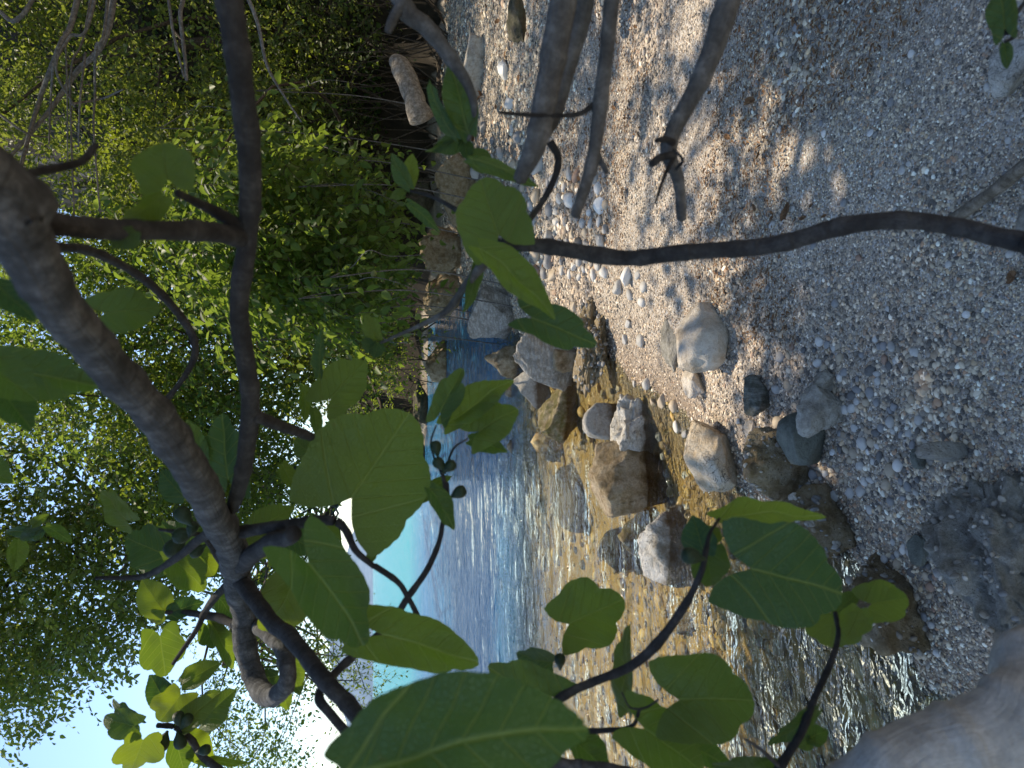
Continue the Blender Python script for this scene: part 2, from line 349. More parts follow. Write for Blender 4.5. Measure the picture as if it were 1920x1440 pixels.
M_LD = mat_foliage('shade_tinted_leaf', [(.025, .045, .014), (.05, .08, .02), (.10, .115, .045), (.14, .13, .05)], (.22, .30, .03), .3)  # brownish leaf, with undergrowth shade also put into its colour
M_DRY = mat_simple('dry_leaf', c4(.16, .07, .03), c4(.32, .19, .09), 40, .7)
M_SHELL = mat_simple('bleached_shell', c4(.62, .60, .56), c4(.78, .76, .73), 30, .5)
# ================================================================== setting
def spaced(dense_lo, dense_hi, step, far_lo, far_hi, growth):
    a = list(np.arange(dense_lo, dense_hi, step)); s = step; x = a[-1]
    while x < far_hi: s *= growth; x += s; a.append(x)
    s = step; x = a[0]; b = []
    while x > far_lo: s *= growth; x -= s; b.append(x)
    return np.array(b[::-1] + a)
def grid(xs, ys):
    nx, ny = len(xs), len(ys); X, Y = np.meshgrid(xs, ys); i = np.arange(nx * ny).reshape(ny, nx)
    Fc = np.stack([i[:-1, :-1], i[:-1, 1:], i[1:, 1:], i[1:, :-1]], -1).reshape(-1, 4)
    return X.ravel(), Y.ravel(), Fc
xs = spaced(-2.2, 4.0, .045, -1500, 700, 1.06); ys = spaced(1.0, 6.5, .045, -25, 2500, 1.045)
X, Y, Fc = grid(xs, ys)
tag(link('ground', mesh_np('ground', np.stack([X, Y, height(X, Y)], 1), Fc), MG), kind='structure')
xs = spaced(-2.4, 1.0, .05, -3500, 40, 1.07); ys = spaced(0.8, 9.0, .05, -25, 6000, 1.05)
X, Y, Fc = grid(xs, ys)
P3 = np.stack([X * .9 + .15 * Y, Y * 1.7, X * 0], 1); fade = np.exp(-np.hypot(X, Y) / 25)
Zw = (0.010 * vnoise(P3 * 1.6, 4) + 0.006 * vnoise(P3 * 4.3, 5)) * fade
tag(link('sea', mesh_np('sea', np.stack([X, Y, Zw], 1), Fc), MW), kind='structure')
# far coast across the bay, its distance haze painted as bluish colour
hx = np.linspace(-2600, 300, 90); prof = 60 + 150 * np.exp(-((hx + 250) / 330) ** 2) + 200 * np.exp(-((hx + 1500) / 500) ** 2)
HX, HV = np.meshgrid(hx, np.linspace(0, 1, 14)); PR = np.interp(HX, hx, prof)
nzz = fbm(np.stack([HX.ravel() / 160, HV.ravel() * 3, HX.ravel() * 0], 1), 4, 31).reshape(HX.shape)
HY = 3600 + HV * 900 + nzz * 40; HZ = -2 + PR * HV ** .8 * (1 + .25 * nzz)
i = np.arange(HX.size).reshape(HX.shape); Fc = np.stack([i[:-1, :-1], i[:-1, 1:], i[1:, 1:], i[1:, :-1]], -1).reshape(-1, 4)
tag(link('far_hills', mesh_np('far_hills', np.stack([HX.ravel(), HY.ravel(), HZ.ravel()], 1), Fc), mat_simple('haze_tinted_hill', c4(.13, .19, .26), c4(.19, .25, .32), .01, .95, .1)), kind='structure')

# ------------------------------------------------------------------ gravel: counted in tens of thousands, so stuff
PAL = np.array([[.055, .05, .047], [.15, .135, .12], [.34, .295, .235], [.46, .40, .315], [.26, .195, .135], [.58, .52, .43], [.22, .21, .205], [.78, .73, .65], [.34, .20, .12], [.48, .36, .23]])
PAL = np.clip(PAL * np.array([1.27, 1.23, 1.09]), 0, .85); PW = np.array([.13, .18, .15, .12, .12, .08, .08, .05, .05, .05]); PW = PW / PW.sum()
def gravel_object(name, P, S, C, mat, label, sub=2):
    n = len(P); me = bpy.data.meshes.new(name); me.vertices.add(n); me.vertices.foreach_set('co', np.asarray(P, np.float32).ravel())
    rot = np.stack([rng.normal(0, .3, n), rng.normal(0, .3, n), rng.uniform(0, 6.28, n)], 1)
    asp = np.stack([rng.uniform(.85, 1.35, n), rng.uniform(.65, 1.0, n), rng.uniform(.35, .7, n)], 1) * np.asarray(S)[:, None]
    for nm, dat in (('rot', rot), ('scl', asp)):
        a = me.attributes.new(nm, 'FLOAT_VECTOR', 'POINT'); a.data.foreach_set('vector', dat.astype(np.float32).ravel())
    a = me.attributes.new('col', 'FLOAT_COLOR', 'POINT'); a.data.foreach_set('color', np.concatenate([C, np.ones((n, 1))], 1).astype(np.float32).ravel())
    o = link(name, me, mat); g = bpy.data.node_groups.new(name, 'GeometryNodeTree')
    g.interface.new_socket('Geometry', in_out='INPUT', socket_type='NodeSocketGeometry'); g.interface.new_socket('Geometry', in_out='OUTPUT', socket_type='NodeSocketGeometry')
    N = g.nodes; gi = N.new('NodeGroupInput'); go = N.new('NodeGroupOutput'); ico = N.new('GeometryNodeMeshIcoSphere'); ico.inputs['Radius'].default_value = .5; ico.inputs['Subdivisions'].default_value = sub
    ss = N.new('GeometryNodeSetShadeSmooth'); sm = N.new('GeometryNodeSetMaterial'); sm.inputs['Material'].default_value = mat
    ip = N.new('GeometryNodeInstanceOnPoints'); ra = N.new('GeometryNodeInputNamedAttribute'); ra.data_type = 'FLOAT_VECTOR'; ra.inputs[0].default_value = 'rot'
    sa = N.new('GeometryNodeInputNamedAttribute'); sa.data_type = 'FLOAT_VECTOR'; sa.inputs[0].default_value = 'scl'; er = N.new('FunctionNodeEulerToRotation')
    L = g.links.new
    L(ico.outputs['Mesh'], ss.inputs[0]); L(ss.outputs[0], sm.inputs[0]); L(gi.outputs[0], ip.inputs['Points']); L(sm.outputs[0], ip.inputs['Instance'])
    L(ra.outputs[0], er.inputs[0]); L(er.outputs[0], ip.inputs['Rotation']); L(sa.outputs[0], ip.inputs['Scale']); L(ip.outputs[0], go.inputs[0])
    md = o.modifiers.new('scatter', 'NODES'); md.node_group = g
    return tag(o, label, 'gravel' if 'gravel' in name else 'stones', kind='stuff')
def palette(n, tint=0):
    c = PAL[rng.choice(len(PAL), n, p=PW)] * rng.uniform(.8, 1.2, (n, 1)); return np.clip(c, 0, 1)
# candidates are spread over the beach with a density that falls with distance from the viewer
n = 420000
ang = rng.uniform(-1.0, 1.05, n); rad = np.exp(rng.uniform(np.log(1.0), np.log(16.0), n))
GX = np.sin(ang) * rad; GY = np.cos(ang) * rad
dS = sdf(SHORE, CLOSE, GX, GY); dB = sdf(BANK, CLOSE, GX, GY)
keep = (dS > -.10) & (dB < -.02) & (GY > .9) & (np.abs(GX) < GY * .62 + .45)
GX, GY, rad, dS = GX[keep], GY[keep], rad[keep], dS[keep]
GZ = height(GX, GY); sl = np.sqrt(rad ** 2 + 2.0)
big = rng.random(len(GX)) ** 3.5
patch = fbm(np.stack([GX * 1.7, GY * 1.7, GX * 0], 1), 3, 17)
S = sl * (0.0020 + .0048 * big * np.clip(.7 + patch, .25, 1.9)) * rng.uniform(.75, 1.25, len(GX))
gc = palette(len(GX)); tn = np.clip(fbm(np.stack([GX * .9 + 5, GY * .9, GX * 0], 1), 4, 23) * 1.4, 0, 1)[:, None]; gc = gc * (1 - .55 * tn) + gc.mean(1, keepdims=True) * np.array([1.32, .97, .68]) * .55 * tn
gravel_object('gravel', np.stack([GX, GY, GZ + S * .08], 1), S, gc, MPI, 'grey and tan shingle covering the beach between rocks and bank')
# ochre stones lying on the shallow sea bed
n = 9000; ang = rng.uniform(-.75, .25, n); rad = np.exp(rng.uniform(np.log(1.3), np.log(13), n)); BX, BY = np.sin(ang) * rad, np.cos(ang) * rad
d_ = sdf(SHORE, CLOSE, BX, BY); k_ = (d_ < -.05) & (d_ > -6); BX, BY, rad = BX[k_], BY[k_], rad[k_]
S = rng.uniform(.009, .015, len(BX)) * (1 + 4.5 * rng.random(len(BX)) ** 4) * np.sqrt(rad) * np.clip(-d_[k_] * 3, .45, 1)
bc = np.array([[.42, .25, .05], [.22, .12, .025], [.46, .30, .08], [.13, .08, .03], [.30, .20, .08]])[rng.integers(0, 5, len(BX))] * rng.uniform(.7, 1.2, (len(BX), 1))
gravel_object('seabed_stones', np.stack([BX, BY, height(BX, BY)], 1), S, bc, MPI, 'ochre rounded stones on the shallow sea bed under clear water')

# ================================================================== rocks
_ico = {}
def ico(sub):
    if sub not in _ico:
        bm = bmesh.new(); bmesh.ops.create_icosphere(bm, subdivisions=sub, radius=1.0)
        bm.verts.ensure_lookup_table(); V = np.array([v.co[:] for v in bm.verts]); Fc = np.array([[v.index for v in f.verts] for f in bm.faces]); bm.free(); _ico[sub] = (V, Fc)
    return _ico[sub]
def rock_mesh(name, dims, seed, sub=4, box=.5, facets=9, rough=.12, fine=.03, rot=(0, 0, 0), dish=0.0, warp=0.0):
    V, Fc = ico(sub); V = V.copy(); r = np.random.default_rng(seed)
    m = np.max(np.abs(V), 1, keepdims=True); V = V * (1 - box) + (V / m) * box * .82
    for _ in range(facets + 5):
        nrm = r.normal(size=3); nrm /= np.linalg.norm(nrm); lim = r.uniform(.50, .80)
        d = V @ nrm - lim; V -= np.maximum(d, 0)[:, None] * nrm
    N0 = V / np.linalg.norm(V, axis=1, keepdims=True)
    V = V + N0 * (.7 * rough * fbm(V * 1.5 + seed, 3, seed) + fine * fbm(V * 6 + seed, 3, seed + 5) + (.025 + .8 * fine) * (.35 - np.abs(fbm(V * 2.6 + 3 * seed, 4, seed + 6))) + .012 * fbm(V * 19, 2, seed + 7))[:, None]
    if warp: V = V + warp * np.stack([vnoise(V * 1.2, seed + 8), vnoise(V * 1.2, seed + 9), vnoise(V * 1.2, seed + 10)], 1)
    V = V / np.array([np.ptp(V[:, k]) for k in range(3)]) * np.array(dims)
    V -= (V.max(0) + V.min(0)) / 2
    V = V @ np.array(Euler(rot).to_matrix()).T
    return mesh_np(name, V, Fc)
ROCKS = {}; EPAL = np.array([[.16, .145, .12], [.27, .24, .20], [.36, .32, .26], [.22, .18, .13], [.46, .42, .36], [.19, .19, .19]])
def rock(key, label, x0, x1, y0, y1, mat, seed, depth=.8, hmin=.45, sink=.18, zoff=0.0, hcap=None, name='rock', cat='rock', group=None, **k):
    "rock filling the pixel box; it stands on the ground seen at the box's lower edge"
    yc = (y0 + y1) / 2; p, t = ground(x1 - (x1 - x0) * .06, yc, 0.0); mpp = t / F
    W = (y1 - y0) * mpp; Hv = (x1 - x0) * mpp; el = math.atan2(CAMZ - p.z, math.hypot(p.x, p.y))
    D = W * depth; h = (Hv - D * math.sin(el) * .6) / math.cos(el); h = max(h, hmin * Hv) if hcap is None else hcap * Hv
    deep = max(0.0, -hz(p.x, p.y + D * .4)) * 1.1; sink = sink + deep / h; hh = h * (1 + sink); az = math.atan2(p.x, p.y)
    rot = k.pop('rot', (0, 0, 0)); rot = (rot[0], rot[1], rot[2] - az)
    me = rock_mesh(name, (W, D, hh), seed, rot=rot, **k)
    c = Vector((p.x, p.y, p.z + h / 2 - hh * sink / 2 + zoff)) + Vector((math.sin(az), math.cos(az), 0)) * (D * .42)
    o = link(name, me, mat, None, c); tag(o, label, cat, group); ROCKS[key] = (o, mpp); return o
def embed(o, n, lo, hi, seed, pal=None, up=-.2, sub=2):
    "pebbles set into a conglomerate, each its own part"
    r = np.random.default_rng(seed); V = np.array([v.co[:] for v in o.data.vertices]); N = np.array([v.normal[:] for v in o.data.vertices])
    wV = V + np.array(o.location); toc = np.array(CP) - wV; vis = (np.sum(N * toc, 1) > 0) & (N[:, 2] > up); ids = np.nonzero(vis)[0]
    for i in r.choice(ids, min(n, len(ids)), replace=False):
        s = lo + (hi - lo) * r.random() ** 2.2 * 1.3
        ch = bpy.data.objects.new('pebble', PEB[r.integers(len(PEB))]); COL.objects.link(ch)
        ch.parent = o; ch.location = V[i] - N[i] * s * .06; ch.rotation_euler = r.uniform(0, 6, 3); ch.scale = (s, s, s)
        c = EPAL[r.integers(len(EPAL))] * r.uniform(.7, 1.15); ch.color = (*[float(q) for q in c], 1)
def pebble_mesh(seed):
    r = np.random.default_rng(seed); V, Fc = ico(3); V = V.copy()
    V = V * np.array([1, r.uniform(.65, .95), r.uniform(.4, .7)]) * .5
    V = V * (1 + .16 * fbm(V * 2.6 + seed, 2, seed))[:, None]; me = mesh_np('pebble', V, Fc); me.materials.append(MPO); return me
PEB = [pebble_mesh(s) for s in range(8)]
def chip_mesh(seed):
    return rock_mesh('stone', (1, .8, .55), seed, sub=3, box=.4, facets=7, rough=.08, fine=.015)
CHIP = []
for s_ in range(6):
    me = chip_mesh(90 + s_); me.materials.append(MPO); CHIP.append(me)

rock('beach', 'smooth pale beige boulder lying alone on the shingle, sun on its top', 1273, 1372, 560, 705, M_PALE, 3, .7, box=.35, facets=7, rough=.10, fine=.012, rot=(.12, .1, .3))
rock('beach2', 'small pale stone half buried beside the smooth beige boulder', 1283, 1322, 683, 748, M_PALE, 4, .7, box=.3, facets=6)
rock('crack', 'pale tan slab rock netted with dark cracks at the water edge', 1285, 1388, 778, 922, M_CRACK, 6, .75, box=.55, facets=8, rough=.07, fine=.02, rot=(0, .12, .2), sub=5)
rock('rib', 'grey green stone with ribbed layers, lying on the shingle', 1398, 1450, 700, 782, M_RIB, 8, .6, box=.6, facets=6, rough=.05, fine=.03, rot=(0, 0, .35))
rock('green', 'flat dark green grey stone with rounded corners on the shingle', 1470, 1562, 772, 872, M_GREEN, 10, .8, box=.3, facets=6, rough=.06, fine=.008, rot=(0, 0, .5))
rock('chunk', 'knobbly tan grey rock behind the flat dark green stone', 1498, 1590, 712, 822, M_GREY, 12, .7, box=.4, facets=10, rough=.16, fine=.05, sub=5)
rock('chunk2', 'small rounded tan rock at the far end of the knobbly rock', 1525, 1570, 692, 735, M_GREY, 13, .7, box=.3, facets=5)
rock('whitechip', 'small white flat stone beside the dark conglomerate ledge', 1398, 1420, 786, 822, M_PALE, 14, .7, facets=6)
o = rock('ledge1', 'dark conglomerate ledge rising beside the cracked tan slab', 1385, 1530, 797, 940, M_CONG, 15, .9, box=.5, facets=9, rough=.15, fine=.05, sub=5, rot=(0, -.15, .4)); embed(o, 90, .005, .02, 1)
o = rock('ledge2', 'low brown conglomerate ledge with pebbles stuck in it, along the water', 1440, 1600, 900, 1060, M_CONG, 16, .9, box=.5, facets=9, rough=.2, fine=.07, sub=5, rot=(0, -.1, .6), sink=.4); embed(o, 140, .006, .03, 2)
o = rock('ledge3', 'wet brown conglomerate ledge nearest the viewer, water washing its side', 1560, 1735, 1030, 1250, M_CONG, 17, .7, box=.5, facets=9, rough=.2, fine=.07, sub=5, rot=(0, -.1, .7), sink=.5); embed(o, 140, .006, .026, 3)
o = rock('block', 'big grey conglomerate block in the near corner, pebbles set in its top', 1700, 2060, 840, 1260, M_CONGG, 18, .75, box=.7, facets=7, rough=.2, fine=.14, sub=6, rot=(.08, -.06, .45), sink=.5, hcap=.50); embed(o, 300, .005, .022, 4)
rock('blockside', 'long pale grey stone on the rim of the big conglomerate block', 1735, 1825, 826, 866, M_GREY, 19, 1.1, box=.3, facets=6, rough=.06, fine=.01)
rock('blockside2', 'dark grey rounded stone wedged at the corner of the big conglomerate block', 1708, 1742, 840, 880, M_GREEN, 20, .8, box=.2, facets=6, rough=.06, fine=.01)
rock('water_block', 'long pale grey block with flat top standing in the shallows', 1168, 1268, 944, 1102, M_WHITE, 22, .6, box=.6, facets=7, rough=.08, fine=.015, rot=(0, .05, -.1), sub=5, sink=.25)
rock('sculpt', 'craggy bleached limestone rock worn into knobs and hollows', 1138, 1216, 738, 876, M_WHITE, 24, .62, box=.25, facets=8, rough=.30, fine=.09, sub=5, rot=(.1, .12, -.25), warp=.16)
rock('grey_round', 'rounded grey boulder at the waterline behind the craggy bleached rock', 1078, 1152, 750, 826, M_GREY, 26, .8, box=.3, facets=6, rough=.08, fine=.015, rot=(0, 0, .4))
rock('brown', 'large brown boulder with mossy dark top, wet from the waves', 1080, 1222, 820, 968, M_BROWN, 28, .75, box=.4, facets=8, rough=.10, fine=.025, sub=5, rot=(.15, -.1, .2))
rock('mossy', 'olive mossy rock between the tan wedge rock and the water', 998, 1068, 706, 834, M_MOSS, 30, .6, box=.45, facets=9, rough=.12, fine=.04, rot=(0, .1, 0), sub=5)
rock('yellow', 'small sunlit ochre yellow rock in the shallows', 965, 1016, 806, 868, M_YEL, 32, .7, box=.4, facets=9, rough=.16, fine=.06)
rock('dome', 'brown dome shaped rock lapped by waves', 984, 1046, 864, 1002, M_BROWN, 34, .6, box=.2, facets=6, rough=.08, fine=.02)
rock('dark', 'dark wet rock low in the water beside the ochre rock', 920, 966, 812, 872, M_BROWN, 36, .8, box=.3, facets=7)
rock('striated', 'grey boulder with slanting white streaks at the far shore', 884, 968, 530, 648, M_STRI, 38, .7, box=.3, facets=8, rough=.08, fine=.02, rot=(0, .35, .1), sub=5)
rock('darkb', 'dark brown boulder between the streaked boulder and the water', 904, 976, 648, 715, M_BROWN, 40, .8, box=.4, facets=8)
rock('leaning', 'pale streaked slab leaning towards the water between boulders', 962, 1088, 622, 724, M_STRI, 42, .45, box=.35, facets=8, rough=.12, fine=.02, rot=(.2, .55, 0), sub=5)
rock('wedge', 'angular tan wedge rock behind the olive mossy rock', 952, 1012, 690, 768, M_GREY, 44, .7, box=.5, facets=9, rough=.08)
rock('darkc', 'dark grey rock at the water behind the tan wedge rock', 925, 962, 708, 758, M_BROWN, 45, .8, box=.4, facets=8)
o = rock('congl', 'ochre brown conglomerate shelf packed with pebbles along the upper waterline', 1078, 1152, 518, 752, M_CONG, 46, .5, box=.35, facets=9, rough=.30, fine=.13, sub=6, rot=(0, .03, .05), warp=.22); embed(o, 240, .008, .04, 5)
rock('under', 'tan rock under the leaning slab', 1030, 1085, 640, 700, M_BROWN, 47, .8, box=.4, facets=8)
rock('ochre_wet', 'wet ochre rock half sunk in the shallows beyond the long pale block', 1055, 1130, 988, 1078, M_BROWN, 48, .7, box=.3, facets=7, rough=.08)
rock('splash', 'pale rock with a green moss patch against the long pale block', 1100, 1182, 930, 1055, M_MOSS, 50, .5, box=.4, facets=8, sink=.3)
rock('round_wet', 'round dark wet rock awash beside the long pale block', 1172, 1228, 1108, 1202, M_BROWN, 52, .7, box=.2, facets=6, rough=.08)
rock('sunlit', 'cracked sunlit tan rock in the shallows behind fig twigs', 1180, 1290, 1212, 1345, M_CRACK, 54, .7, box=.4, facets=8, rough=.1, rot=(0, 0, .4))
rock('sunlit2', 'low tan rock awash behind the narrow hanging fig leaf', 1130, 1190, 1180, 1260, M_YEL, 55, .7, facets=7, sink=.5)
o = rock('farA', 'rough dark rock outcrop at the foot of the bank, sun on its edge', 784, 872, 425, 520, M_CONG, 56, .9, box=.4, facets=10, rough=.22, fine=.08, sub=5)
rock('farA2', 'jagged dark rock where the far waterline meets the bank', 792, 868, 505, 602, M_CONG, 57, .8, box=.4, facets=10, rough=.24, fine=.08, sub=5)
rock('farB', 'brown boulder standing in the water under the dark bank', 786, 840, 636, 722, M_BROWN, 58, .8, box=.3, facets=8, rough=.14)
rock('farC', 'flat grey shelf rock on the upper beach below the bank', 815, 900, 290, 430, M_CONG, 59, .5, box=.5, facets=8, rough=.12, fine=.05)
rock('farD', 'pale grey slab with a dark hollow under it on the far beach', 868, 910, 70, 190, M_GREY, 60, .4, box=.5, facets=8)
rock('edge1', 'smooth pale boulder at the right edge of the near shingle', 1882, 1960, 82, 190, M_WHITE, 62, .8, box=.3, facets=6, rough=.06, fine=.01)
rock('edge2', 'flat pale blue grey slab under the end of the weathered stick', 1866, 1990, 366, 478, M_GREY, 64, .8, box=.5, facets=7, rough=.06, fine=.02, hcap=.25)
rock('flatA', 'flat pale stone sunk in shingle between conglomerate ledge and big block', 1690, 1745, 1000, 1062, M_GREEN, 66, .8, box=.6, facets=6, hcap=.25)
rock('tan_shelf', 'low grey shelf of cemented gravel on the sunny shingle', 1195, 1275, 555, 700, M_CONGG, 67, .5, box=.5, facets=7, rough=.14, fine=.06, hcap=.22, sink=.8)

LAND = [(1515, 825, 'beside the flat dark green stone'), (1545, 765, 'beside the knobbly tan rock'), (1425, 740, 'near the ribbed grey green stone'), (1720, 870, 'by the rounded stones at the big block'), (1500, 930, 'by the dark conglomerate ledge'),
        (1600, 700, 'at the upper end of the coarse patch'), (1640, 900, 'in the middle of the coarse patch'), (1650, 780, 'below the knobbly tan rock'), (1580, 880, 'in the coarse patch below the flat green stone'), (1700, 1040, 'by the flat pale stone in the gully'), (1690, 1130, 'in the sunny part of the gully'), (1740, 1200, 'at the wet foot of the gully'),
        (1320, 640, 'near the smooth beige boulder'), (1640, 250, 'near the broken white shell'), (1480, 400, 'by the large curled brown leaf'), (1800, 380, 'near the weathered stick'), (1900, 140, 'near the boulder at the right edge'), (1500, 100, 'right of the bare branch end on fine shingle'), (1750, 560, 'on bare shingle above the big block'), (1550, 560, 'on fine shingle left of the dark stem'), (1700, 120, 'on open shingle at the right'),
        (1130, 385, 'by the white wedge stone in the stony strip'), (1000, 360, 'at the far end of the stony strip'), (1060, 430, 'in the middle of the stony strip'), (1120, 480, 'at the near end of the stony strip'), (1000, 480, 'on the water side of the stony strip'), (1080, 350, 'on the right side of the stony strip'),
        (1180, 540, 'beside the low cemented shelf'), (1040, 600, 'between the streaked boulder and the conglomerate shelf'), (1050, 690, 'under the leaning streaked slab'), (1180, 720, 'in wet sand by the craggy bleached rock'), (1260, 760, 'in wet sand above the cracked tan slab'), (1230, 850, 'in the shallows by the craggy bleached rock'), (1260, 940, 'in the shallows by the long pale block'), (1400, 800, 'by the small white flat stone'), (1440, 880, 'on the dark conglomerate ledge side'), (950, 132, 'on the far beach by the white boulder'), (930, 300, 'on the far beach below the flat shelf rock'), (930, 400, 'on the far beach by the rough outcrop')]
# ---- cobbles and pebbles one can count
def scatter_things(kind, boxes, group, cat, meshes, words, where):
    for (x, y, px, c) in boxes:
        p, t = ground(x, y); s = px * t / F
        o = bpy.data.objects.new(kind, random.choice(meshes)); COL.objects.link(o)
        o.location = p + Vector((0, 0, s * .12)); o.rotation_euler = (random.uniform(-.3, .3), random.uniform(-.3, .3), random.uniform(0, 6.28)); o.scale = (s, s, s)
        j = random.uniform(.85, 1.15); o.color = (c[0] * j, c[1] * j, c[2] * j, 1)
        wname = min(words, key=lambda q: sum((a - b) ** 2 for a, b in zip(q[1], c)))[0]
        lm = min(LAND, key=lambda q: math.hypot(q[0] - x, q[1] - y))[2]; sz = 'tiny' if px < 13 else 'small' if px < 18 else 'mid-sized' if px < 25 else 'large'
        tag(o, f'{sz} {wname} {kind} {lm}', cat, 'loose stones on the beach')
WORDS = [('pale grey', (.42, .40, .365)), ('whitish', (.60, .57, .52)), ('bluish grey', (.215, .212, .212)), ('dark grey', (.08, .078, .078)), ('tan', (.40, .32, .22)), ('reddish brown', (.28, .16, .10))]
def colour(weights):
    w_ = random.choices(WORDS, weights)[0]; return w_[1]
def region(n, xr, yr, pxr, weights, mind=.8):
    out = []
    tries = 0
    while len(out) < n and tries < n * 60:
        tries += 1; x = random.uniform(*xr); y = random.uniform(*yr); px = random.triangular(pxr[0], pxr[1], pxr[0] + .25 * (pxr[1] - pxr[0]))
        if all(math.hypot((x - a) * 1.6, y - b) > mind * .5 * (px + q) for a, b, q, _ in out): out.append((x, y, px, colour(weights)))
    return out
scatter_things('cobble', region(70, (975, 1140), (325, 520), (16, 40), [6, 2, 3, .3, 2, .6]), 'cobbles in the stony strip', 'cobble', PEB + CHIP, WORDS, 'cobble in the stony strip beyond the dark fig stem')
scatter_things('cobble', region(22, (885, 975), (230, 440), (14, 40), [6, 2, 2, .2, 2, .5]), 'cobbles on the far beach', 'cobble', CHIP + PEB, WORDS, 'cobble on the far beach below the bank')
scatter_things('cobble', region(8, (1160, 1210), (470, 640), (14, 34), [6, 3, 2, 0, 1, 0]), 'stones by the cemented shelf', 'cobble', CHIP + PEB, WORDS, 'cobble beside the low cemented shelf')
scatter_things('cobble', [(1130, 385, 38, (.66, .65, .62)), (950, 132, 46, (.66, .65, .62)), (1010, 300, 70, (.5, .49, .47)), (960, 195, 30, (.5, .49, .47)), (1180, 520, 40, (.66, .65, .62))], 'larger pale stones on the beach', 'stone', CHIP, WORDS, 'larger stone lying apart on the middle beach')
scatter_things('stone', region(16, (1000, 1080), (560, 700), (14, 36), [3, 1, 1, .5, 4, 1]), 'stones along the waterline', 'stone', CHIP, WORDS, '')
scatter_things('stone', region(26, (1150, 1300), (700, 960), (12, 34), [3, 1, 1, .5, 4, 1.5]), 'stones along the waterline', 'stone', CHIP + PEB, WORDS, '')
scatter_things('stone', region(12, (1380, 1460), (780, 900), (12, 24), [3, 1.5, 1, .5, 3, 1]), 'stones along the waterline', 'stone', CHIP + PEB, WORDS, '')
scatter_things('pebble', region(120, (1455, 1735), (640, 960), (12, 30), [5, 1.5, 4, 1.5, 3, .8]), 'pebbles in the coarse patch', 'pebble', PEB, WORDS, 'pebble in the coarse patch by the flat green stone')
scatter_things('pebble', region(55, (1660, 1760), (1010, 1230), (12, 26), [3, 1, 3, 2, 4, 1.5]), 'pebbles in the gully', 'pebble', PEB, WORDS, 'pebble in the gully beside the big conglomerate block')
scatter_things('pebble', region(55, (1420, 1905), (40, 640), (9, 22), [5, 3, 4, 1, 2, 1]), 'pebbles on the fine shingle', 'pebble', PEB, WORDS, 'pebble lying on the fine shingle near the weathered stick')

# ================================================================== wood: tubes and leaves
def sst(a, b, x):
    t = min(1, max(0, (x - a) / (b - a))); return t * t * (3 - 2 * t)
def dmap(x, y, d): return d * (1 + .42 * sst(920, 1120, y) * sst(600, 430, x))
def smooth_path(pts, n):
    "Catmull-Rom through points (any dimension)"
    P = np.array(pts, float); P = np.vstack([2 * P[0] - P[1], P, 2 * P[-1] - P[-2]]); out = []
    for k in range(1, len(P) - 2):
        for t in np.linspace(0, 1, n, endpoint=False):
            a, b, c, d = P[k - 1:k + 3]
            out.append(.5 * ((2 * b) + (c - a) * t + (2 * a - 5 * b + 4 * c - d) * t * t + (3 * b - a - 3 * c + d) * t ** 3))
    out.append(P[-2]); return np.array(out)
def tube(path, rad, sides=10, knob=0.0, seed=0):
    P = np.asarray(path); n = len(P); T = np.gradient(P, axis=0); T /= np.maximum(np.linalg.norm(T, axis=1, keepdims=True), 1e-9)
    up = np.array([.31, .17, .93]); U = np.cross(T, up); U /= np.maximum(np.linalg.norm(U, axis=1, keepdims=True), 1e-6); W = np.cross(T, U)
    a = np.linspace(0, 2 * np.pi, sides + 1); L = np.concatenate([[0], np.cumsum(np.linalg.norm(np.diff(P, axis=0), axis=1))])
    rad = np.asarray(rad)
    V = P[:, None, :] + rad[:, None, None] * (np.cos(a)[None, :, None] * U[:, None, :] + np.sin(a)[None, :, None] * W[:, None, :])
    if knob:
        q = V[:, :-1].reshape(-1, 3); nn = (knob * fbm(q * 28 + seed, 3, seed)).reshape(n, sides); nn = np.concatenate([nn, nn[:, :1]], 1)
        V = V + (V - P[:, None, :]) * nn[:, :, None]
    uv = np.stack(np.broadcast_arrays(a[None, :] / 6.283 , L[:, None]), -1).reshape(-1, 2)
    i = np.arange(n * (sides + 1)).reshape(n, sides + 1)
    Fc = np.stack([i[:-1, :-1], i[:-1, 1:], i[1:, 1:], i[1:, :-1]], -1).reshape(-1, 4)
    V = V.reshape(-1, 3)
    # close the far end with a point fan of quads
    k = len(V); V = np.vstack([V, P[-1] + T[-1] * rad[-1] * .6, P[0] - T[0] * rad[0] * .3]); uv = np.vstack([uv, uv[-1], uv[0]])
    e = i[-1]; s_ = i[0]
    cap = np.array([[e[j], e[j + 1], k, k] for j in range(sides)] + [[s_[j + 1], s_[j], k + 1, k + 1] for j in range(sides)])
    return V, Fc, cap, uv
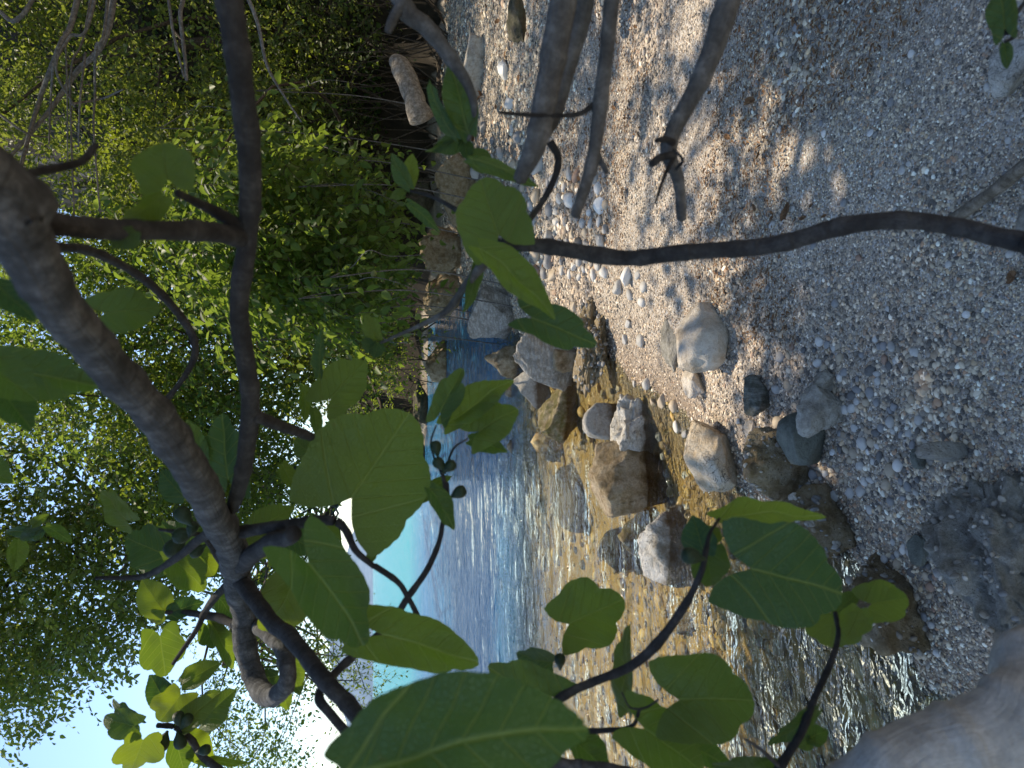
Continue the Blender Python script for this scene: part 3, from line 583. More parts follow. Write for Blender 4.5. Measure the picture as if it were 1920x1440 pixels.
def tubes_mesh(name, items, sides=10, knob=0.0):
    "items: list of (path, radii); one mesh with UVs"
    Vs, Fs, U, tri = [], [], [], []; o = 0
    for k, (p, r) in enumerate(items):
        V, Fc, cap, uv = tube(p, r, sides, knob, k * 7 + len(p)); Vs.append(V); Fs.append(Fc + o); tri.append(cap[:, :3] + o); U.append(uv); o += len(V)
    V = np.vstack(Vs); Q = np.vstack(Fs); T = np.vstack(tri); uv = np.vstack(U)
    me = bpy.data.meshes.new(name); idx = np.concatenate([Q.ravel(), T.ravel()]).astype(np.int32)
    st = np.concatenate([np.arange(0, Q.size, 4), Q.size + np.arange(0, T.size, 3)]).astype(np.int32)
    me.vertices.add(len(V)); me.vertices.foreach_set('co', V.astype(np.float32).ravel()); me.loops.add(len(idx)); me.loops.foreach_set('vertex_index', idx)
    me.polygons.add(len(st)); me.polygons.foreach_set('loop_start', st); me.polygons.foreach_set('use_smooth', np.ones(len(st), bool))
    l = me.uv_layers.new(name='UVMap'); l.data.foreach_set('uv', uv.astype(np.float32)[idx].ravel()); me.update(calc_edges=True); return me
def unit(a): return a / np.maximum(np.linalg.norm(a, axis=-1, keepdims=True), 1e-9)
def leaves_mesh(name, B, D, N, L, wid=.55, fold=.18):
    "leaf blades: base B, direction D, face normal N, length L; six vertices each"
    n = len(B); D = unit(D); S = unit(np.cross(D, N)); N = np.cross(S, D); L = L[:, None]; W = L * wid * .5
    cols = [B, B + D * L * .3 + S * W + N * L * fold * .5, B + D * L * .68 + S * W * .78 + N * L * fold * .4, B + D * L - N * L * .10,
            B + D * L * .68 - S * W * .78 + N * L * fold * .4, B + D * L * .3 - S * W + N * L * fold * .5]
    V = np.stack(cols, 1).reshape(-1, 3); k = np.arange(n)[:, None] * 6
    Fc = np.concatenate([k + np.array([[0, 1, 2, 3]]), k + np.array([[0, 3, 4, 5]])], 0)
    return mesh_np(name, V, Fc, smooth=False)
def in_poly(poly, x, y):
    n = len(poly); ins = np.zeros(len(x), bool)
    for k in range(n):
        ax, ay = poly[k]; bx, by = poly[(k + 1) % n]; c = (ay > y) != (by > y)
        if by != ay: ins ^= c & (x < (bx - ax) * (y - ay) / (by - ay) + ax)
    return ins
def px_points(poly, n, d0, d1, rg, bias=1.0):
    P = np.array(poly); out = []
    while len(out) < n:
        x = rg.uniform(P[:, 0].min(), P[:, 0].max(), 4 * n); y = rg.uniform(P[:, 1].min(), P[:, 1].max(), 4 * n); k = in_poly(poly, x, y)
        for a, b in zip(x[k], y[k]):
            out.append(at(a, b, d0 + (d1 - d0) * rg.random() ** bias)[:])
            if len(out) == n: break
    return np.array(out)
def sprays(starts, rg, length, nl, size, droop=.5, out=None, twr=.004, jitter=.25, upn=.75, clump=None):
    "leafy shoots: each start grows a curved twig carrying nl alternate leaves"
    n = len(starts); ang = rg.uniform(0, 6.283, n); d0 = np.stack([np.cos(ang), np.sin(ang), rg.uniform(-.5, .5, n)], 1)
    if out is not None: d0 = d0 * .8 + out
    d0 = unit(d0); Ls = length * rg.uniform(.55, 1.3, n); B, D, N, Lf, tw = [], [], [], [], []
    t = np.linspace(0, 1, nl); g = np.array([0, 0, -1.0])
    for k in range(n):
        path = starts[k] + d0[k] * (t[:, None] * Ls[k]) + g * (droop * Ls[k] * (t[:, None] ** 2)) + rg.normal(0, .018 * Ls[k], (nl, 3))
        tan = unit(np.gradient(path, axis=0)); side = unit(np.cross(tan, g + rg.normal(0, .2, 3))); sg = np.where(np.arange(nl) % 2, 1, -1)[:, None]
        dirn = tan * .55 + side * sg * .9 + g * rg.uniform(.0, .55, (nl, 1)) + rg.normal(0, jitter, (nl, 3))
        B.append(path); D.append(dirn); N.append(np.array([0, 0, upn]) + rg.normal(0, .42, (nl, 3))); Lf.append(size * rg.uniform(.6, 1.25, nl)); tw.append((path[::2], np.linspace(twr, twr * .35, len(path[::2]))))
    return np.vstack(B), np.vstack(D), np.vstack(N), np.concatenate(Lf), tw
def clumped(starts, rg, per, spread):
    c = np.repeat(starts, per, 0); return c + rg.normal(0, 1, c.shape) * np.array(spread)
def limb(a, b, rg, r0, r1, bend=.12, n=9):
    a, b = np.array(a, float), np.array(b, float); t = np.linspace(0, 1, n)[:, None]; L = np.linalg.norm(b - a)
    path = a + (b - a) * t + np.sin(np.pi * t) * rg.normal(0, bend * L, 3) + np.sin(2 * np.pi * t) * rg.normal(0, bend * .4 * L, 3)
    return path, np.linspace(r0, r1, n)
def tree(name, label, base, trunk_px, trunk_r, polys, leafmat, seed, size, cat='tree', group=None, limbs=10, dead=0, barkmat=None):
    """trunk_px: list of (x,y,depth) the trunk passes; polys: list of (polygon, d0, d1, clumps, per, spread, spray length, leaves, droop)"""
    rg = np.random.default_rng(seed); root = empty(name, Vector(base)); tag(root, label, cat, group)
    tp = [base] + [at(*q)[:] for q in trunk_px]; path = smooth_path(tp, 7); rr = np.linspace(trunk_r, trunk_r * .45, len(path)) * (1 + .08 * rg.normal(size=len(path)))
    link('trunk', tubes_mesh('trunk', [(path, rr)], 12, .18), barkmat or M_TRUNK, root)
    B, D, N, Lf, tw, lb = [], [], [], [], [], []
    for (poly, d0, d1, nc, per, spread, sl, nl, droop) in polys:
        c = px_points(poly, nc, d0, d1, rg); st = clumped(c, rg, per, spread)
        b, d, nn, lf, t = sprays(st, rg, sl, nl, size, droop); B.append(b); D.append(d); N.append(nn); Lf.append(lf); tw += t
        for k in rg.choice(len(c), min(limbs, len(c)), replace=False):
            s0 = path[rg.integers(len(path) // 3, len(path))]; lb.append(limb(s0, c[k], rg, trunk_r * .3, .008, .1))
    link('crown', leaves_mesh('crown', np.vstack(B), np.vstack(D), np.vstack(N), np.concatenate(Lf)), leafmat, root)
    if lb: link('limbs', tubes_mesh('limbs', lb, 6, .12), barkmat or M_TRUNK, root)
    link('twigs', tubes_mesh('twigs', tw, 3), barkmat or M_TRUNK, root)
    return root
def gpt(x, y):
    p = Vector((x, y, hz(x, y) - .1)); return p[:]
# ---- trees of the wood, nearest crowns last
tree('broadleaf_tree', 'sunlit pale green tree filling the slope at the right of the wood', gpt(8.5, 15.5), [(560, 40, 15.5), (300, 90, 15), (60, 120, 15)], .16,
     [([(-260, -360), (-260, 470), (250, 480), (420, 300), (520, 200), (480, -360)], 11.5, 16, 190, 16, (.26, .26, .26), .7, 11, .9)], M_LA, 41, .105)
tree('broadleaf_tree', 'dense dark green tree behind the leaning trunks', gpt(6.0, 19.2), [(560, 330, 19.5), (350, 330, 19), (120, 350, 18)], .17,
     [([(150, 200), (150, 560), (420, 640), (660, 620), (720, 480), (700, 250), (560, 180)], 15.5, 19.5, 160, 16, (.36, .36, .36), .75, 10, .9)], M_LC, 42, .13)
tree('leaning_tree', 'ivy hung tree with a leaning brown trunk at the foot of the bank', gpt(4.3, 17.6), [(735, 395, 16.5), (680, 430, 15.5), (615, 478, 14.5), (500, 520, 13.5), (300, 560, 12.5)], .17,
     [([(380, 290), (300, 420), (380, 560), (560, 630), (655, 560), (655, 400), (590, 300)], 7.5, 11.5, 130, 11, (.22, .22, .34), .55, 11, .9)], M_LB, 43, .125)
tree('leaning_tree', 'thin dark leaning trunk beside the ivy hung tree, bare below', gpt(3.6, 18.2), [(735, 440, 17.5), (690, 520, 17), (620, 570, 16), (420, 620, 14.5), (200, 660, 13)], .12,
     [([(-60, 440), (-60, 760), (200, 860), (330, 830), (480, 700), (420, 540), (250, 460)], 10, 14, 150, 14, (.35, .35, .3), .55, 10, .55)], M_LB, 44, .095)
tree('ivy_clad_tree', 'tall tree draped with trailing ivy, sky glinting through its crown', gpt(1.6, 22.9), [(700, 620, 21), (560, 640, 19), (420, 680, 17), (230, 720, 15)], .2,
     [([(420, 560), (430, 760), (520, 800), (650, 700), (705, 690), (700, 570)], 13, 19, 130, 8, (.3, .3, .45), .7, 11, 1.0),
      ([(200, 700), (200, 980), (420, 1010), (540, 900), (545, 760), (420, 700)], 11, 16, 120, 11, (.3, .3, .36), .6, 10, .7)], M_LC, 45, .10)
tree('overhanging_tree', 'high oak crown hanging over the water against the blue sky', gpt(-3.4, 27.5), [(640, 880, 24), (450, 900, 21), (250, 960, 18), (60, 1010, 16)], .2,
     [([(-330, 830), (-330, 1440), (-60, 1370), (0, 1338), (60, 1318), (130, 1255), (165, 1262), (205, 1275), (225, 1220), (262, 1240), (300, 1150), (395, 1010), (330, 890), (150, 830)], 12.5, 16.5, 400, 11, (.34, .34, .28), .65, 10, .5)], M_LA, 46, .125, limbs=26)
tree('shore_tree', 'airy tree on the point with fine twigs hanging before the pale sky', gpt(-2.2, 27.0), [(640, 930, 25), (560, 1020, 22), (470, 1100, 19), (420, 1250, 17)], .15,
     [([(385, 1000), (360, 1480), (470, 1500), (545, 1420), (560, 1290), (600, 1240), (575, 1010)], 13, 18, 150, 6, (.32, .32, .3), .6, 9, .7),
      ([(560, 1170), (600, 1340), (690, 1310), (685, 1190)], 15, 19, 22, 5, (.28, .28, .4), .7, 9, 1.0),
      ([(430, 880), (420, 1010), (560, 1010), (600, 900)], 14, 18, 34, 6, (.3, .3, .3), .6, 9, .6)], M_LC, 47, .085, limbs=16)
# ---- shrubs along the bank
def shrub(label, x, y, d, r, n, mat, seed, size, nl=8, sl=.4, name='shrub'):
    rg = np.random.default_rng(seed); c = np.array(at(x, y, d)); g = gpt(c[0], c[1]); root = empty(name, Vector(g)); tag(root, label, 'shrub', None)
    st = c + rg.normal(0, 1, (n, 3)) * np.array([r, r * .8, r * .7]) * .6
    B, D, N, Lf, tw = sprays(st, rg, sl, nl, size, .4)
    link('foliage', leaves_mesh('foliage', B, D, N, Lf), mat, root)
    st2 = [limb(g, st[k], rg, .018, .005, .12) for k in rg.choice(n, min(7, n), replace=False)]
    link('stems', tubes_mesh('stems', st2 + tw, 4), M_TRUNK, root)
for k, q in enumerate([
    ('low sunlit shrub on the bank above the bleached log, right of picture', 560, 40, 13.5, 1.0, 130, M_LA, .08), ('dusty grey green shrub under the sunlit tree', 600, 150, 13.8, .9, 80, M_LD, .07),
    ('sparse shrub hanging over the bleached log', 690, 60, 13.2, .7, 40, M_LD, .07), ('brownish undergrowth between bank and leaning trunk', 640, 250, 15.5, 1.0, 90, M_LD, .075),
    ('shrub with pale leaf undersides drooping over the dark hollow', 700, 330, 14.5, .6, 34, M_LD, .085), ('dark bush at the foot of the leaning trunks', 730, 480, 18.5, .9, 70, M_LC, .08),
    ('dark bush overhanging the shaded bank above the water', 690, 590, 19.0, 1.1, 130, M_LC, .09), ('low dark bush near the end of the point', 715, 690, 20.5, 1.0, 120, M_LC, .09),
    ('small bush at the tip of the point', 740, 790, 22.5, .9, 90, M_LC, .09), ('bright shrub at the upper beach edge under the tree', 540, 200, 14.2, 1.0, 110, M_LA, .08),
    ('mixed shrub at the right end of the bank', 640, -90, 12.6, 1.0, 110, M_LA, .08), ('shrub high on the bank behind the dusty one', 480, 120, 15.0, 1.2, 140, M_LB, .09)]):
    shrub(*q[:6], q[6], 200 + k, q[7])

# ---- trailing shoots with sparse leaves in front of the dark bank
def creeper(label, pts, d, nl, size, seed, mat):
    rg = np.random.default_rng(seed); P = smooth_path([at(x, y, d + .25 * math.sin(k * 2.1))[:] for k, (x, y) in enumerate(pts)], 9); a = P[0]; g = gpt(a[0], a[1] + .5)
    root = empty('creeper', Vector(g)); tag(root, label, 'creeper')
    up_ = [g, tuple((np.array(g) + a) / 2 + np.array([.15, .1, .1]))]; Q = np.vstack([smooth_path(up_ + [tuple(a)], 6)[:-1], P]); link('stem', tubes_mesh('stem', [(Q, np.linspace(.009, .0025, len(Q)))], 5), M_DEAD, root)
    ids = rg.integers(2, len(P) - 1, nl); B = P[ids] + rg.normal(0, .012, (nl, 3)); D = rg.normal(0, .7, (nl, 3)) + np.array([-.2, -.3, -.3]); N = rg.normal(0, .5, (nl, 3)) + np.array([-.2, -.5, .7])
    me = leaves_mesh('leaf', B, D, N, size * rg.uniform(.6, 1.3, nl), .6); link('foliage', me, mat, root)
for k, q in enumerate([('pale leaved shoot trailing towards the dark hollow', [(560, 350), (640, 345), (700, 360), (755, 385)], 7.5, 34), ('thin shoot crossing the dark hollow above the outcrop', [(620, 520), (660, 500), (690, 470), (730, 480), (790, 478)], 7.0, 14),
                       ('bare looking shoot with few leaves by the leaning trunk', [(560, 560), (640, 540), (700, 520), (790, 545)], 7.2, 16), ('leafy shoot hanging over the shaded water', [(640, 590), (690, 580), (740, 560), (775, 548)], 8.0, 26),
                       ('twiggy shoot over the brown far boulder', [(690, 610), (730, 640), (770, 640), (805, 632)], 8.0, 14), ('shoot with bright leaves at the top of the dark hollow', [(520, 420), (600, 425), (650, 440), (700, 455)], 8.0, 30),
                       ('pale shoot hanging above the bleached log', [(480, 170), (560, 165), (610, 150), (690, 160)], 9.0, 18), ('arching shoot right of the leaning trunk', [(520, 300), (580, 270), (650, 290), (720, 300)], 8.5, 26),
                       ('slender shoot high on the right of the wood', [(300, 240), (380, 200), (470, 220), (560, 240)], 9.0, 30), ('drooping shoot below the long dark fig branch', [(480, 640), (560, 620), (620, 640), (680, 660)], 8.5, 34)]):
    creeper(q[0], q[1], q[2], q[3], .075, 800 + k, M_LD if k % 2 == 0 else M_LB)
# ---- rocks and roots along the foot of the bank
rgb = np.random.default_rng(314)
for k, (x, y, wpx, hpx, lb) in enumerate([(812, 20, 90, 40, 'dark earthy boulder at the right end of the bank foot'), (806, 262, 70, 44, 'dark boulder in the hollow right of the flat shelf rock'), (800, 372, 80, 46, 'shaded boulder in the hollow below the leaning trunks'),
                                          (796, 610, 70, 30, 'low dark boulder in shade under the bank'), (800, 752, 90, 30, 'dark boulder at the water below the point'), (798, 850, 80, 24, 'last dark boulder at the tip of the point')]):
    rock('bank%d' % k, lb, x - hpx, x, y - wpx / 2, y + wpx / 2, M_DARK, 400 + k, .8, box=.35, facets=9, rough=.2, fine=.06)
rt = []
RT_ = empty('tree_roots', Vector(gpt(5.6, 18.0))); tag(RT_, 'dark bare roots hanging down the shaded bank face', 'roots')
for k in range(24):
    y = rgb.uniform(-60, 700); x = rgb.uniform(690, 745); dd = np.interp(y, [-60, 200, 350, 500, 700], [13.3, 16.2, 18.4, 20.3, 21.8]); a = at(x, y, dd * 1.01); b_ = at(x + rgb.uniform(30, 75), y + rgb.uniform(-45, 45), dd * .985)
    rt.append(limb(a[:], b_[:], rgb, rgb.uniform(.012, .04), .006, .12))
link('root_tangle', tubes_mesh('root_tangle', rt, 6, .2), M_ROOT, RT_)
# ---- ivy over the whole slope
n = 60000; ang = rng.uniform(-.12, .62, n); rad = rng.uniform(13, 27, n); IX, IY = np.sin(ang) * rad, np.cos(ang) * rad
k_ = sdf(BANK, CLOSE, IX, IY) > .45; IX, IY = IX[k_], IY[k_]; IZ = height(IX, IY)
IP = np.stack([IX, IY, IZ + rng.uniform(.0, .25, len(IX))], 1); ID = np.stack([rng.normal(-.5, .7, len(IX)), rng.normal(-.6, .7, len(IX)), rng.normal(-.3, .5, len(IX))], 1); IN = np.stack([rng.normal(-.3, .4, len(IX)), rng.normal(-.6, .4, len(IX)), rng.normal(.7, .3, len(IX))], 1)
tag(link('ivy_cover', leaves_mesh('ivy_cover', IP, ID, IN, rng.uniform(.07, .15, len(IX)), .75), M_LB), 'dark ivy covering the slope under the trees', 'ivy', kind='stuff')

# ---- unseen crowns added above the view, placed to shade beach and near water
def shade_points(poly, n, z0, z1, rg, depth=None, ymax=99):
    "points up along the sun's direction from what the polygon shows"
    P = np.array(poly); out = []; S3 = np.array(SUN)
    while len(out) < n:
        x = rg.uniform(P[:, 0].min(), P[:, 0].max(), 3 * n); y = rg.uniform(P[:, 1].min(), P[:, 1].max(), 3 * n)
        for a, b_ in zip(x, y):
            if not in_poly(poly, np.array([a]), np.array([b_]))[0]: continue
            if depth: q = np.array(at(a, b_, depth))
            else:
                d = ray(a, b_); q = np.array(CP + d * ((.15 - CAMZ) / d.z))
            z = rg.uniform(z0, z1); q = q + S3 * ((z - q[2]) / S3[2])
            v = Vector(q) - CP; f_ = v.dot(FW)
            if f_ > .1 and 960 - F * v.dot(UP) / f_ > -60 and abs(v.dot(RT) / f_) < .6: continue      # stays above the view
            if q[1] > ymax - rg.random() * .3: continue
            out.append(q)
            if len(out) == n: break
    return np.array(out)
def shade_tree(name, label, base, top, r, groups, mat, seed, size):
    rg = np.random.default_rng(seed); root = empty(name, Vector(base)); tag(root, label, 'tree')
    path = smooth_path([base] + top, 8); link('trunk', tubes_mesh('trunk', [(path, np.linspace(r, r * .4, len(path)))], 12, .15), M_TRUNK, root)
    B, D, N, Lf, tw, lb = [], [], [], [], [], []
    for poly, n, z0, z1, depth, sl, nl in groups:
        c = shade_points(poly, n, z0, z1, rg, depth); b, d, nn, lf, t = sprays(c, rg, sl, nl, size, .3); B.append(b); D.append(d); N.append(nn); Lf.append(lf); tw += t
        for k in rg.choice(len(c), min(12, len(c)), replace=False): lb.append(limb(path[rg.integers(len(path) // 2, len(path))], c[k], rg, r * .3, .01, .06))
    link('crown', leaves_mesh('crown', np.vstack(B), np.vstack(D), np.vstack(N), np.concatenate(Lf), .7), mat, root)
    link('limbs', tubes_mesh('limbs', lb, 6, .1), M_TRUNK, root); link('twigs', tubes_mesh('twigs', tw, 3), M_TRUNK, root)
shade_tree('shade_tree', 'unseen tree added beside the beach, its crown placed to shade shingle and water', gpt(4.6, 1.5), [(4.3, 1.8, 2.5), (3.4, 3.0, 5.0), (2.0, 4.5, 6.0)], .17,
    [([(1405, -350), (1395, 300), (1420, 660), (1470, 830), (1540, 960), (1700, 1080), (2150, 1150), (2150, -400)], 620, 5.2, 7.0, None, .5, 9),
     ([(1175, -100), (1175, 600), (1395, 640), (1395, -100)], 48, 5.5, 8.0, None, .5, 8),
     ([(1270, 1000), (1200, 1480), (1780, 1480), (1730, 1240), (1590, 1010)], 330, 4.6, 6.2, None, .5, 9),
     ([(840, -300), (835, 300), (940, 420), (1130, 440), (1165, 200), (1170, -300)], 520, 8.5, 11.5, None, .7, 9)], M_LC, 61, .11)
# ================================================================== fig tree in front of the viewer
def lobed_outline(kind, rg):
    "closed outline of a fig leaf in (t along midrib, s across), base at t=0"
    if kind == 0:      # egg shaped with a heart base
        a = np.linspace(-math.pi, math.pi, 176, endpoint=False); t = .5 + .5 * np.cos(a); s = .5 * np.sin(a) * (1.12 - .34 * np.cos(a - 0)) ; s *= np.where(t > .72, 1 - .35 * (t - .72) / .28, 1)
        t = t - .10 * np.exp(-((np.abs(s) - .24) / .14) ** 2) * (t < .3)
    else:
        th = np.linspace(-2.6, 2.6, 180); deep = {1: .40, 2: .52, 3: .26}[kind]
        lobes = [(0, 1.0), (.82, .86 + .08 * rg.random()), (-.82, .86 + .08 * rg.random()), (1.75, .55), (-1.75, .55)]
        r = np.zeros_like(th)
        for a0, l in lobes: r = np.maximum(r, l * (1 - deep + deep * np.maximum(0, np.cos(np.clip((th - a0) * 2.1, -1.57, 1.57)))))
        r *= np.clip((2.75 - np.abs(th)) / .6, .25, 1); t = r * np.cos(th) + .13; s = r * np.sin(th)
        t = np.append(t, .10); s = np.append(s, 0)
    k = np.arange(len(t)); e = 1 + .016 * np.abs(np.sin(k * .55 + rg.random() * 3)) + .03 * vnoise(np.stack([k * .13, k * 0, k * 0 + rg.random() * 50], 1), 2)
    t = .4 + (t - .4) * e; s = s * e
    s = s / np.ptp(s); t = (t - max(t.min(), -.2)) / (t.max() - max(t.min(), -.2)) if kind else t
    return t, s
NLEAF = 0
def leaf(parent, bx, by, tx, ty, wpx, d, kind=0, tilt=.5, d2=None, fold=.22, bend=.4, col=None, off=0.0):
    """fig leaf from base pixel to tip pixel at depth d (tip depth d2); wpx: width as seen; tilt: turn about the midrib"""
    global NLEAF; NLEAF += 1; rg = np.random.default_rng(900 + NLEAF)
    d = dmap(bx, by, d); a = np.array(at(bx, by, d)); b = np.array(at(tx, ty, d if d2 is None else d2)); ax = b - a; L = np.linalg.norm(ax); ax /= L
    view = unit(np.array(CP) - (a + b) / 2); side = unit(np.cross(ax, view)); nrm = np.cross(side, ax)
    if nrm[2] < 0 and abs(nrm[2]) > .25: pass
    Wd = wpx * d / F / max(.35, math.cos(tilt)); sd_ = side * math.cos(tilt) + nrm * math.sin(tilt); nn = np.cross(sd_, ax)
    t, s = lobed_outline(kind, rg); rings = 6; ct, cs = .38, 0.0
    T, S_ = [ct], [cs]; n = len(t)
    for r in range(1, rings + 1):
        q = (r / rings) ** .9; T += list(ct + (t - ct) * q); S_ += list(cs + (s - cs) * q)
    T, S_ = np.array(T), np.array(S_); cup = rg.uniform(.6, 1.2)
    z = L * (fold * cup * np.abs(S_) * Wd / L - bend * (T - .2) ** 2 * .5 + 045e-3 * vnoise(np.stack([T * 4, S_ * 4, T * 0 + NLEAF], 1), 3) + .02 * np.sin(T * 14 + NLEAF) * np.abs(S_))
    V = a + ax * (T * L)[:, None] + sd_ * (S_ * Wd)[:, None] + nn * z[:, None]
    fc = []
    for j in range(n):
        k = (j + 1) % n; fc.append((0, 1 + j, 1 + k, 1 + k))
    tri = [(0, 1 + j, 1 + (j + 1) % n) for j in range(n)]; quad = []
    for r in range(rings - 1):
        o = 1 + r * n
        for j in range(n): k = (j + 1) % n; quad.append((o + j, o + n + j, o + n + k, o + k))
    me = bpy.data.meshes.new('leaf'); me.from_pydata([tuple(v) for v in V], [], tri + quad)
    uvl = me.uv_layers.new(name='UVMap'); li = np.zeros(len(me.loops), np.int32); me.loops.foreach_get('vertex_index', li)
    uvl.data.foreach_set('uv', np.stack([T, S_ * Wd / L], 1)[li].astype(np.float32).ravel())
    me.polygons.foreach_set('use_smooth', np.ones(len(me.polygons), bool))
    return link('leaf', me, M_FL, parent)
def branch(parent, pts, w0, w1=None, mat=None, name='branch', lead=None, tail=None, knob=.10, sides=14, nodes=.13):
    "pts: (x,y,depth) through which the axis runs; w: apparent width in pixels at each end, or a list"
    pts = [(q[0], q[1], dmap(*q)) for q in pts]; P = [at(*q)[:] for q in pts]; ws = w0 if isinstance(w0, list) else list(np.linspace(w0, w1, len(pts)))
    rr = [.5 * a * q[2] / F for a, q in zip(ws, pts)]
    if lead: P = [q[:3] for q in lead] + P; rr = [q[3] for q in lead] + rr
    if tail: P = P + [q[:3] for q in tail]; rr = rr + [q[3] for q in tail]
    A = np.concatenate([np.array(P), np.array(rr)[:, None]], 1); S_ = smooth_path(A, 10)
    rg = np.random.default_rng(len(parent.children) + 3); r = np.maximum(S_[:, 3], .0008)
    L = np.concatenate([[0], np.cumsum(np.linalg.norm(np.diff(S_[:, :3], axis=0), axis=1))])
    node = np.zeros(len(L))
    for c in np.arange(.03, max(L[-1], .04), .055 + .02 * rg.random()): node += nodes * np.exp(-((L - c) / .006) ** 2)
    wob = np.stack([vnoise(np.stack([L * 11, L * 0 + k, L * 0 + len(P)], 1), k) for k in range(3)], 1) * r[:, None] * (.35 if nodes else .06)
    return link(name, tubes_mesh(name, [(S_[:, :3] + wob, r * (1 + node))], sides, knob), mat or M_FIGD, parent)
def stalk(parent, pts, w=4):
    return branch(parent, pts, w, w * .8, M_STALK, 'leaf_stalk', knob=0, sides=6)
def fig(parent, x, y, rpx, d, dx, dy):
    "fig: pear shaped fruit whose neck points towards pixel offset (dx,dy)"
    d = dmap(x, y, d); c = np.array(at(x, y, d)); nk = unit(np.array(at(x + dx, y + dy, d)) - c); r = rpx * d / F
    u = np.linspace(0, 1, 12); prof = np.array([.0, .42, .72, .92, 1.0, .98, .88, .70, .5, .34, .24, .18]); pos = np.array([-1.0, -.95, -.8, -.5, -.15, .2, .55, .9, 1.2, 1.45, 1.7, 1.9])
    me = tubes_mesh('fig', [(c + nk * (pos * r)[:, None], np.maximum(prof * r, r * .02))], 16)
    o = link('fig', me, M_FIG, parent)
    e = link('eye', tubes_mesh('eye', [(c - nk * (np.array([1.03, .97]) * r)[:, None], [r * .16, r * .2])], 8), M_DRY, o)
    e.matrix_parent_inverse = Matrix.Translation(-parent.location); return o
s_ = NB('green_stalk'); M_STALK = s_.finish(s_.bsdf(c4(.13, .17, .04), .55))

FT = empty('fig_tree', Vector((.45, -.75, hz(.45, -.75)))); tag(FT, 'fig tree arching over the viewer with smooth grey limbs, broad leaves and green figs', 'tree')
b = FT.location
# the trunk behind the viewer, and the thick limb that crosses the top of the view
branch(FT, [(-120, 250, .45), (0, 400, .5), (90, 540, .55), (200, 670, .65), (330, 840, .8), (400, 950, .92), (440, 1030, 1.0), (452, 1130, 1.08), (465, 1220, 1.12), (487, 1290, 1.15), (510, 1310, 1.15), (534, 1285, 1.15), (538, 1250, 1.16), (520, 1210, 1.16), (480, 1170, 1.17)],
       [138, 116, 90, 75, 67, 60, 53, 44, 39, 40, 36, 31, 30, 28, 24], None, M_FIGB, lead=[(b.x, b.y, b.z - .1, .075), (.5, -.7, .8, .065), (.52, -.45, 1.6, .055), (.42, -.05, 2.12, .045)])
branch(FT, [(405, -200, .58), (425, 0, .62), (445, 130, .65), (470, 280, .7), (460, 430, .75), (452, 600, .8), (472, 770, .88), (455, 880, .95), (432, 955, 1.0)], [52, 50, 46, 43, 38, 36, 34, 30, 26], None, M_FIGD, tail=None, lead=[(.52, -.45, 1.6, .03), (.62, .1, 1.75, .024)])
branch(FT, [(20, 410, .52), (120, 418, .56), (230, 425, .6), (360, 432, .68), (455, 440, .75)], 46, 36)
branch(FT, [(460, 430, .75), (400, 395, .72), (335, 362, .66)], 28, 14)
branch(FT, [(-40, 352, .48), (60, 325, .55), (150, 305, .6), (183, 272, .62)], 18, 14)
branch(FT, [(70, 455, .56), (180, 475, .8), (280, 530, .9), (350, 610, 1.0), (367, 660, 1.0), (345, 710, 1.0), (300, 765, 1.0)], 19, 10)
branch(FT, [(475, 775, .88), (530, 800, .93), (600, 825, 1.0), (655, 850, 1.02)], 24, 12)
branch(FT, [(440, 1000, .99), (540, 985, 1.02), (620, 975, 1.02), (648, 990, 1.02), (668, 1030, 1.0), (702, 1062, 1.0)], 24, 10)
branch(FT, [(448, 1060, 1.02), (500, 1020, .96), (550, 1000, .90)], 36, 28)
branch(FT, [(440, 1080, 1.04), (520, 1170, 1.0), (600, 1260, .95), (660, 1320, .9), (720, 1390, .85), (790, 1470, .8)], 30, 36)
branch(FT, [(432, 1090, 1.05), (390, 1140, 1.1), (370, 1180, 1.1), (325, 1245, 1.1)], 16, 7)
branch(FT, [(395, 995, .95), (340, 1040, .95), (270, 1080, .97), (180, 1085, 1.0)], 18, 7)
branch(FT, [(455, 1178, 1.1), (400, 1155, 1.15), (350, 1148, 1.2), (312, 1148, 1.2)], 18, 8)
branch(FT, [(415, 1055, 1.03), (385, 1010, 1.1), (355, 1000, 1.1), (300, 992, 1.15)], 13, 6)
branch(FT, [(480, 1480, 1.2), (385, 1425, 1.2), (360, 1385, 1.2), (330, 1362, 1.2), (295, 1360, 1.2)], 15, 10)
branch(FT, [(838, 905, 1.0), (838, 940, 1.0), (830, 980, 1.0), (822, 1020, 1.0), (800, 1070, 1.0), (765, 1120, 1.0), (730, 1170, 1.0), (650, 1240, .98), (598, 1300, .96), (622, 1345, .94), (690, 1420, .92)], [7, 9, 10, 10, 11, 13, 14, 15, 17, 18, 20])
branch(FT, [(700, 1060, 1.0), (745, 1090, 1.0), (765, 1118, 1.0), (782, 1150, 1.0), (792, 1190, 1.0)], 12, 9)
branch(FT, [(838, 925, 1.0), (830, 890, 1.0), (815, 860, 1.0)], 9, 5)
branch(FT, [(834, 888, 1.0), (850, 842, 1.0), (877, 822, 1.0)], 5, 3)
branch(FT, [(815, 862, 1.0), (808, 830, 1.0), (818, 797, 1.0)], 4, 3)
branch(FT, [(960, 1400, .92), (1045, 1315, .9), (1110, 1280, .9), (1180, 1250, .88), (1230, 1210, .86), (1275, 1150, .84), (1310, 1080, .82), (1322, 1030, .82), (1330, 1000, .82), (1348, 973, .85)], [24, 18, 17, 17, 18, 15, 12, 10, 7, 5])
branch(FT, [(930, 1440, .9), (1010, 1390, .9), (1060, 1372, .9), (1130, 1370, .88), (1185, 1362, .87), (1200, 1330, .86)], 16, 6)
branch(FT, [(1198, 1330, .86), (1215, 1325, .86), (1234, 1312, .85)], 5, 4)
